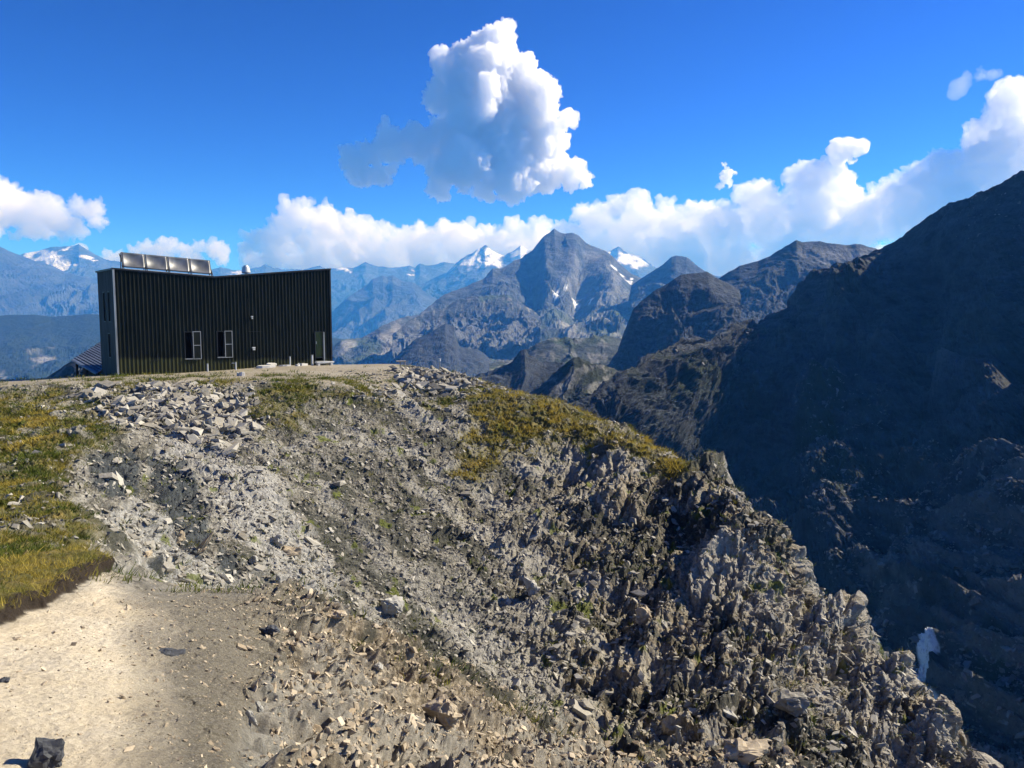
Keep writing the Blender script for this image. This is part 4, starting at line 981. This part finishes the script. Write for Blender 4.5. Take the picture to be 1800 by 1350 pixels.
# dark ridges in front of the basin
def paint_e(p, u, v, h, a, b):
    p['grass'] = np.clip(.15 + .6 * sstep(-.2, .5, fbm(a, b, 4, 88)), 0, 1); p['pale'] = .6 * sstep(0, .6, fbm(a * 5, b * 3, 5, 89))
loft('ridge', 820, 1120, 1.6, [([(820,668),(842,654),(870,645),(900,634),(915,618),(923,613),(932,622),(950,634),(989,634),(1010,650),(1060,690),(1120,700)], [(820,1250),(1120,1250)]), ([(820,700),(1120,730)], [(820,1100),(1120,1150)]), ([(820,860),(1120,860)], [(820,820),(1120,850)])],
     m_near, 110, 22, ridge=.75, jag=2.2, seed=23)
loft('ridge', 900, 1130, 1.6, [([(900,715),(939,687),(975,655),(1009,631),(1028,629),(1055,640),(1083,652),(1130,690)], [(900,800),(1130,820)]), ([(900,760),(1130,760)], [(900,720),(1130,700)]), ([(900,900),(1130,900)], [(900,520),(1130,520)])],
     m_near, 80, 12, ridge=.75, jag=2.2, seed=29, paint=paint_e)
loft('ridge', 860, 1140, 1.6, [([(860,640),(900,629),(939,602),(974,590),(1000,596),(1067,590),(1095,592),(1140,600)], [(860,1900),(1140,2000)]), ([(860,660),(1140,650)], [(860,1650),(1140,1750)]), ([(860,760),(1140,760)], [(860,1350),(1140,1350)])],
     m_mid, 160, 26, ridge=.75, jag=2.2, seed=37, paint=paint_e)
# two dark shoulders behind the great mountain
loft('mountain', 1040, 1300, 1.7, [([(1040,700),(1060,650),(1085,620),(1100,575),(1112,543),(1139,516),(1166,501),(1197,483),(1225,480),(1244,477),(1256,487),(1300,510)], [(1040,1400),(1300,1500)]), ([(1040,720),(1100,600),(1300,580)], [(1040,1380),(1300,1380)]), ([(1040,800),(1300,760)], [(1040,1200),(1300,1150)])],
     m_near, 160, 30, seed=41, ds=1.15)
def paint2(p, u, v, h, a, b):
    p['pale'] = .5 * polymask(u, v, [(1400,440),(1530,430),(1530,450),(1450,462)], 8); p['grass'] = .3 * sstep(0, .5, h)
loft('mountain', 1230, 1640, 1.7, [([(1230,505),(1256,492),(1300,467),(1333,460),(1372,438),(1400,423),(1410,427),(1440,424),(1462,428),(1490,430),(1512,428),(1535,436),(1640,470)], [(1230,2300),(1640,2300)]), ([(1230,560),(1640,540)], [(1230,2050),(1640,2050)]), ([(1230,700),(1640,700)], [(1230,1600),(1640,1600)])],
     m_near, 260, 45, seed=47, ds=1.2, paint=paint2)
loft('mountain', 1110, 1270, 1.6, [([(1110,500),(1133,485),(1168,464),(1180,452),(1188,449),(1207,452),(1225,468),(1238,477),(1270,490)], [(1110,3700),(1270,3600)]), ([(1110,560),(1270,540)], [(1110,3200),(1270,3200)]), ([(1110,640),(1270,640)], [(1110,2500),(1270,2500)])],
     m_mid, 320, 40, seed=53, ds=1.5)
# the pyramid, its plateau cliff and the basin below
def paint4(p, u, v, h, a, b):
    low = sstep(520, 585, v + 10 * h)
    p['grass'] = np.clip(.75 * low * sstep(-.5, .4, fbm(a * 2, b * 2, 4, 66)), 0, 1) * sstep(780, 860, u)
    p['grass'] = np.maximum(p['grass'], .7 * sstep(740, 640, u) * sstep(-.3, .3, fbm(a * 2, b * 3, 4, 67)))
    p['pale'] = np.clip(.85 * sstep(-.2, .5, fbm(a * 5, b * 2, 5, 68)) * low + .5 * polymask(u, v, [(985,470),(1040,440),(1080,490),(1110,520),(1060,560),(980,560)], 20) * sstep(0, .5, fbm(a * 4, b * 2, 4, 69) + .2), 0, 1)
    sn = np.zeros_like(u)
    for c in [(1085,487,16,4),(1102,494,10,4),(978,512,3,8),(993,504,7,2),(1018,515,5,8),(1037,526,4,2),(918,571,8,3)]:
        sn = np.maximum(sn, sstep(1.3, .8, np.hypot((u - c[0]) / c[2], (v - c[1]) / c[3])))
    p['snow'] = sn
def hum4(co, N, us, fv):
    U = np.broadcast_to(us, fv.shape)
    for (u, v, ru, rv, h) in [(1000,450,22,40,110),(1055,480,25,30,100),(930,500,18,40,-100),(960,480,12,50,80),(1020,520,18,40,-90),(1075,520,30,24,100),(1000,600,80,18,50),(900,600,40,14,50),(1050,575,50,14,50)]:
        co = co + N * (np.exp(-((U - u) / ru) ** 2 - ((fv - v) / rv) ** 2) * h)[..., None]
    return co
loft('mountain', 560, 1240, 1.5,
     [([(560,630),(581,615),(600,597),(635,592),(667,571),(686,564),(737,553),(760,534),(783,517),(818,504),(849,488),(866,471),(880,472),(888,468),(939,436),(962,414),(974,401),(984,412),(997,423),(1005,417),(1013,418),(1036,431),(1067,451),(1094,469),(1110,481),(1133,491),(1170,505),(1240,520)],
       [(560,2900),(686,3300),(783,3900),(974,4500),(1133,4600),(1240,4500)]),
      ([(560,650),(700,585),(783,545),(974,500),(1133,530),(1240,545)], [(560,2750),(686,3050),(783,3600),(974,3950),(1133,4150),(1240,4000)]),
      ([(560,660),(700,610),(783,575),(974,560),(1133,560),(1240,570)], [(560,2650),(686,2850),(783,3300),(974,3450),(1133,3500),(1240,3500)]),
      ([(560,690),(700,640),(974,612),(1240,612)], [(560,2450),(686,2600),(974,2500),(1240,2500)]),
      ([(560,780),(1240,760)], [(560,1900),(1240,1900)])],
     m_mid, 420, 70, seed=59, ds=1.5, paint=paint4, hum=hum4)
def paint4b(p, u, v, h, a, b):
    cl = sstep(520, 530, v) * sstep(566, 556, v)
    p['grass'] = .75 * sstep(528, 520, v + 4 * h); p['pale'] = np.clip(.6 * cl * sstep(0.1, .5, fbm(a * 9, b, 4, 70)) + .35 * sstep(560, 575, v), 0, 1)
loft('cliff', 690, 950, 1.3,
     [([(690,590),(720,560),(760,545),(783,540),(803,528),(830,521),(853,518),(892,517),(908,528),(931,543),(950,556)], [(690,2800),(803,3050),(892,3100),(950,3050)]),
      ([(690,596),(783,548),(803,538),(853,527),(892,525),(931,550),(950,560)], [(690,2760),(803,2970),(892,3000),(950,3000)]),
      ([(690,610),(783,580),(830,566),(892,562),(931,560),(950,566)], [(690,2720),(803,2900),(892,2940),(950,2950)]),
      ([(690,680),(803,640),(950,600)], [(690,2300),(803,2450),(950,2550)])],
     m_mid, 150, 42, seed=61, ds=1.5, paint=paint4b, ridge=.8)
loft('ridge', 650, 880, 1.5,
     [([(650,668),(674,650),(700,622),(725,600),(760,583),(783,568),(799,574),(807,608),(838,613),(850,620),(880,650)], [(650,2100),(880,2300)]),
      ([(650,690),(725,640),(880,670)], [(650,1950),(880,2000)]), ([(650,800),(880,800)], [(650,1500),(880,1500)])],
     m_near, 150, 30, seed=67, ds=1.4)
# far blue ranges
loft('mountain', 540, 860, 1.6,
     [([(540,600),(581,553),(617,519),(647,499),(655,490),(660,489),(673,485),(681,487),(690,484),(704,493),(726,499),(768,523),(860,580)], [(540,6200),(690,6800),(860,6500)]),
      ([(540,680),(690,600),(860,640)], [(540,5200),(690,5600),(860,5500)]), ([(540,760),(860,760)], [(540,4200),(860,4200)])],
     m_far, 800, 130, seed=71, ds=2.0, ridge=.8)
def snowy(cs, thr=.0):
    def f(p, u, v, h, a, b):
        sn = np.zeros_like(u)
        for c in cs: sn = np.maximum(sn, sstep(1.5, .6, np.hypot((u - c[0]) / c[2], (v - c[1]) / c[3]) + .7 * fbm(a * 6, b * 6, 4, 72)))
        p['snow'] = sn
        p['grass'] = sstep(485, 530, v)
    return f
loft('mountain', 720, 1300, 1.5,
     [([(720,500),(745,494),(770,482),(785,478),(800,462),(815,455),(825,449),(835,445),(846,440),(853,433),(862,440),(870,442),(885,447),(895,441),(905,436),(915,430),(925,437),(960,450),(1040,455),(1060,445),(1075,443),(1087,434),(1106,447),(1133,458),(1180,480),(1300,490)], [(720,8200),(1300,8600)]),
      ([(720,540),(850,500),(1300,530)], [(720,7300),(1300,7700)]), ([(720,640),(1300,640)], [(720,5600),(1300,5600)])],
     m_far, 900, 150, seed=73, ds=2.0, ridge=.8, jag=1.6, paint=snowy([(845,455,30,9),(870,449,14,7),(915,443,12,8),(820,466,14,4),(1090,455,28,10),(1120,465,16,8),(800,478,5,3),(855,440,6,5)]))
loft('mountain', 180, 900, 1.6,
     [([(180,470),(300,468),(373,472),(387,467),(410,472),(433,471),(455,470),(467,466),(480,471),(533,475),(548,470),(563,466),(572,473),(600,471),(620,471),(632,466),(643,461),(652,466),(665,471),(700,471),(712,468),(718,466),(730,471),(738,463),(748,466),(760,464),(780,462),(900,480)], [(180,9600),(900,9800)]),
      ([(180,520),(900,520)], [(180,8500),(900,8700)]), ([(180,700),(900,700)], [(180,5800),(900,5800)])],
     m_far, 900, 120, seed=79, ds=2.0, ridge=.8, jag=1.8, paint=snowy([(420,480,12,4),(604,482,8,3),(720,478,5,3)]))
loft('mountain', 10, 330, 1.5,
     [([(10,470),(30,450),(41,444),(60,442),(70,440),(89,433),(114,431),(130,431),(139,428),(149,435),(166,448),(187,457),(199,459),(250,466),(330,472)], [(10,8600),(330,8800)]),
      ([(10,520),(330,520)], [(10,7600),(330,7800)]), ([(10,640),(330,640)], [(10,6000),(330,6000)])],
     m_far, 800, 130, seed=83, ds=2.0, ridge=.8, paint=snowy([(75,448,26,7),(100,460,22,6),(125,436,8,3),(60,444,14,5),(155,452,10,3),(175,460,8,3),(90,452,16,5),(45,455,10,5)]))
loft('mountain', -350, 420, 1.7,
     [([(-350,400),(-100,410),(0,431),(12,436),(31,446),(62,458),(91,468),(114,480),(160,488),(200,492),(420,500)], [(-350,6500),(420,7000)]),
      ([(-350,500),(420,545)], [(-350,5400),(420,5900)]), ([(-350,640),(420,660)], [(-350,4300),(420,4500)])],
     m_far, 700, 120, seed=89, ds=2.0, ridge=.8)
def paint9(p, u, v, h, a, b):
    m = np.maximum(polymask(u, v, [(45,624),(95,622),(88,632),(60,646),(48,640)], 3), .7 * polymask(u, v, [(0,640),(10,660),(0,700)], 4))
    p['grass'] = 1 - m; p['pale'] = .8 * m
m_wood = mountain_material('forested_slope', (0.012, 0.02, 0.014), (0.03, 0.045, 0.026), (0.018, 0.032, 0.018), 200)
loft('mountain', -350, 640, 1.8,
     [([(-350,562),(0,555),(60,553),(90,557),(120,556),(150,553),(200,555),(300,560),(640,600)], [(-350,3700),(640,4200)]),
      ([(-350,600),(640,640)], [(-350,3200),(640,3600)]), ([(-350,720),(640,720)], [(-350,2000),(640,2200)])],
     m_wood, 450, 40, seed=97, ds=1.5, paint=paint9, ridge=.5)
loft('ridge', 40, 300, 1.5,
     [([(40,690),(75,665),(120,638),(180,600),(220,590),(300,590)], [(40,620),(300,640)]), ([(40,720),(300,700)], [(40,520),(300,500)]), ([(40,800),(300,800)], [(40,350),(300,350)])],
     m_near, 80, 10, seed=101, paint=paint_e)
# valley floor, far below, out to the horizon
vs = np.stack(np.meshgrid(np.linspace(-20900, 20900, 60), np.linspace(-3400, 20400, 60)), -1)
vz = np.full(vs.shape[:2], -2400.0)
me = grid_mesh('valley_floor', np.concatenate([vs, vz[..., None]], -1)); [attr(me, q, np.full(3600, 1.0 if q == 'grass' else 0.0)) for q in ('grass', 'snow', 'pale')]
tag(link('valley_floor', me, m_wood), kind='structure')


# ------------------------------------------------------------ clouds (beyond the haze box)
def ico(sub):
    bm = bmesh.new(); bmesh.ops.create_icosphere(bm, subdivisions=sub, radius=1.0)
    bm.verts.index_update(); co = np.array([v.co[:] for v in bm.verts]); f = np.array([[v.index for v in q.verts] for q in bm.faces]); bm.free(); return co, f
ICO = ico(2)
def cloud_material(name, dens, ani=0.0, col=(1, 1, 1)):
    m = bpy.data.materials.new(name); m.use_nodes = True; t = m.node_tree; t.nodes.clear()
    pv = t.nodes.new('ShaderNodeVolumeScatter'); out = t.nodes.new('ShaderNodeOutputMaterial')
    pv.inputs['Color'].default_value = (*col, 1); pv.inputs['Density'].default_value = dens; pv.inputs['Anisotropy'].default_value = ani
    t.links.new(pv.outputs[0], out.inputs['Volume']); return m
def noise3(co, L, seed, o=4):
    """three crossed planes of noise: cheap solid-looking noise"""
    x, y, z = (co / L).T
    return (fbm(x, z, o, seed) + fbm(y + 7.3, z - 3.1, o, seed + 11) + fbm(x + 3.3, y * 1.0, o, seed + 23)) / 1.7
def cloud(label, group, circles, d, vox, mat, seed, kids=9, flat=None, amp=.28, depthk=.7, shrink=.55):
    """circles: (u, v, radius in pixels, depth shift in radii); every lobe sprouts smaller lobes"""
    rng = np.random.RandomState(seed)
    cs = []
    px = d / FPX
    for c in circles:
        r = c[2] * px * (.84 if c[1] < 345 and c[0] < 1060 else 1.0); p = P(c[0], c[1], d) + np.array([0, (c[3] if len(c) > 3 else rng.uniform(-.6, .6)) * r, 0]); cs.append((p, r))
    lv = cs
    allc = list(cs)
    for level in range(2):
        nx = []
        for p, r in lv:
            for _ in range(kids if level == 0 else max(3, kids // 2)):
                a = rng.normal(size=3); a[2] = a[2] * .9 + .15; a /= np.linalg.norm(a)
                r2 = r * rng.uniform(.25, shrink); q = p + a * (r - r2 * .6)
                nx.append((q, r2))
        allc += nx; lv = nx
    C = np.array([c[0] for c in allc]); R = np.array([c[1] for c in allc])
    co = (ICO[0][None] * R[:, None, None] + C[:, None]).reshape(-1, 3)
    if flat is not None:
        zf = P(900, flat, d)[2]; low = co[:, 2] < zf; co[low, 2] = zf + (co[low, 2] - zf) * .12
    f = (ICO[1][None] + (np.arange(len(C)) * len(ICO[0]))[:, None, None]).reshape(-1, 3)
    me = mesh_from('tmp', co, f); o = link('tmp', me)
    md = o.modifiers.new('r', 'REMESH'); md.mode = 'VOXEL'; md.voxel_size = vox * px
    dg = bpy.context.evaluated_depsgraph_get(); ev = o.evaluated_get(dg); m2 = bpy.data.meshes.new_from_object(ev)
    bpy.data.objects.remove(o)
    n = len(m2.vertices); co = np.empty(n * 3, F32); m2.vertices.foreach_get('co', co); co = co.reshape(-1, 3).astype(float)
    nr = np.empty(n * 3, F32); m2.vertices.foreach_get('normal', nr); nr = nr.reshape(-1, 3)
    L = 60 * px
    h = np.abs(noise3(co, L, seed, 5)) * 1.0 - .25
    h2 = np.abs(noise3(co, L * .28, seed + 40, 4)) - .25
    h3 = np.abs(noise3(co, L * .09, seed + 80, 3)) - .25
    co = co + nr * ((h * L * amp * 1.1 + h2 * L * .28 * amp * 2.8 + h3 * L * .09 * amp * 3.6))[:, None]
    m2.vertices.foreach_set('co', co.astype(F32).ravel()); m2.update()
    o = link('tmp', m2); md = o.modifiers.new('r', 'REMESH'); md.mode = 'VOXEL'; md.voxel_size = vox * px * .85
    dg = bpy.context.evaluated_depsgraph_get(); m3 = bpy.data.meshes.new_from_object(o.evaluated_get(dg)); bpy.data.objects.remove(o); m2 = m3
    m2.name = 'cloud'; m2.materials.clear()
    m2.polygons.foreach_set('use_smooth', np.ones(len(m2.polygons), bool))
    ob = link('cloud', m2, mat); tag(ob, label, 'cloud', group)
    return ob
CD = 23500.0
CPX = CD / FPX
VOLC = cloud_material('cumulus', 1 / (8 * CPX), 0.3)
VOLB = cloud_material('cumulus_bank', 1 / (22 * CPX), 0.25)
THIN = cloud_material('cloud_wisp', 1 / (110 * CPX), 0.35)
cloud('tall towering cumulus cloud standing alone in the blue sky, grey at its lower left', None,
      [(862,78,38),(885,60,20),(840,130,55),(790,130,34),(900,130,40),(775,175,32),(850,190,75),(930,190,60),(965,165,22),(800,240,50),(880,265,75),(950,250,55),(995,215,18),(760,245,22),(820,300,48,-1.3),(780,310,30,-2),(900,310,50),(960,300,40),(1000,305,28),(1030,315,16),(740,270,28,-2),(690,252,20,-4),(700,280,28,-3.2),(725,262,24,-2),(770,335,22),(850,335,22),(640,302,26,-4.8),(665,292,24,-5),(682,322,18,-5.5),(655,325,15,-6),(632,320,13,-7),(700,310,14,-6)],
      CD, 1.5, VOLC, 1)
cloud('large white cumulus bank at the far left above the snowy peak, flat grey underneath', 'cloud bank along the horizon',
      [(-60,350,60),(20,365,40),(0,350,32),(60,375,30),(75,350,16),(100,380,28),(140,365,16),(165,372,20),(175,390,14),(130,400,20),(60,405,30),(-40,405,40),(180,360,8)], CD, 1.5, VOLB, 2, flat=412)
cloud('low row of small white cumulus heads just above the solar collectors', 'cloud bank along the horizon',
      [(250,435,14),(275,440,14),(300,432,12),(325,438,14),(350,430,12),(370,440,14),(240,450,14),(290,455,16),(340,455,16),(390,450,14),(150,450,12),(110,455,10),(190,452,12),(210,460,14)], CD * 1.1, 1.5, VOLB, 3, flat=468)
cloud('broad white cumulus bank between the hut roof and the pyramid peak', 'cloud bank along the horizon',
      [(510,370,16),(530,385,28),(560,390,30),(500,405,26),(480,420,24),(450,425,20),(430,435,14),(590,400,26),(620,410,26),(650,415,24),(560,430,34),(620,440,30),(680,405,16),(700,425,26),(735,405,16),(745,425,26),(780,415,18),(800,430,24),(830,420,22),(860,410,18),(875,425,22),(905,400,14),(920,410,20),(945,400,16),(950,420,22),(900,440,22),(820,450,22),(740,455,22),(660,460,20),(560,460,22),(480,455,20),(980,430,22)] + [(q, 460 + (q * 7) % 7, 22, 1.3) for q in range(440, 1000, 22)] + [(q, 435, 22, 1.0) for q in range(480, 980, 26)], CD * 1.05, 1.5, VOLB, 4, flat=472)
cloud('long bright cumulus bank rising from the pyramid peak to the mountain at the right edge', 'cloud bank along the horizon',
      [(1020,375,18),(1050,385,30),(1080,370,20),(1100,365,16),(1120,385,34),(1170,375,22),(1180,395,34),(1230,380,26),(1260,400,40),(1320,350,26),(1340,345,22),(1350,385,50),(1405,305,16),(1420,330,32),(1450,320,26),(1470,340,34),(1500,350,20),(1430,380,50),(1500,400,50),(1570,370,50),(1560,325,14),(1600,330,34),(1650,305,30),(1690,290,20),(1640,370,60),(1720,310,50),(1770,200,40),(1750,240,40),(1790,180,34),(1780,270,60),(1815,230,40),(1740,350,60),(1050,430,36),(1120,440,40),(1200,450,36),(1280,450,40),(1380,450,40),(1480,440,40),(1000,410,22),(1000,440,20),(1160,440,30)] + [(q + (q * 13) % 17, 460 + (q * 7) % 15, 26 + (q * 5) % 14, .5 + (q * 11) % 10 * .12) for q in range(990, 1560, 24)] + [(q + (q * 13) % 19, 428 - (q - 1100) * .08 + (q * 7) % 21 - 10, 24 + (q * 5) % 16, .3 + (q * 11) % 10 * .12) for q in range(1080, 1560, 27)], CD * .98, 1.6, VOLB, 5, flat=490)
cloud('small curled puff of cloud above the right cloud bank', 'small loose puffs of cloud', [(1485,265,13),(1495,260,9),(1478,282,9),(1475,300,8),(1482,295,7)], CD * .97, 1.2, VOLC, 6, kids=6)
cloud('tiny vertical wisp of cloud left of the curled puff', 'small loose puffs of cloud', [(1272,291,5),(1278,300,7),(1275,313,8),(1268,322,7),(1282,310,5)], CD * .97, 1.0, VOLC, 7, kids=5)
cloud('thin faint veil of cloud high at the right edge', 'small loose puffs of cloud', [(1728,130,6),(1740,134,5),(1750,129,4),(1716,136,5),(1704,140,4),(1694,147,2.5),(1686,155,2),(1678,164,1.6),(1722,124,4),(1734,140,4),(1758,133,3),(1700,130,3)], CD * .97, 1.2, THIN, 8, kids=6)

# ------------------------------------------------------------ haze
HAZE = 1
if HAZE:
    bm = bmesh.new(); bmesh.ops.create_cube(bm, size=1.0)
    hm = bpy.data.meshes.new('haze'); bm.to_mesh(hm); bm.free()
    hz = link('haze', hm); hz.scale = (42000, 24000, 2401 + 1700); hz.location = (0, 8500, (1700 - 2401) / 2); tag(hz, kind='stuff')
    m = bpy.data.materials.new('haze_air'); m.use_nodes = True; t = m.node_tree; t.nodes.clear()
    pv = t.nodes.new('ShaderNodeVolumePrincipled'); out = t.nodes.new('ShaderNodeOutputMaterial')
    pv.inputs['Color'].default_value = (0.07, 0.35, 1.0, 1); pv.inputs['Absorption Color'].default_value = (1, 1, 1, 1); pv.inputs['Density'].default_value = 0.62e-4; pv.inputs['Anisotropy'].default_value = 0.1
    t.links.new(pv.outputs[0], out.inputs['Volume']); hm.materials.append(m)
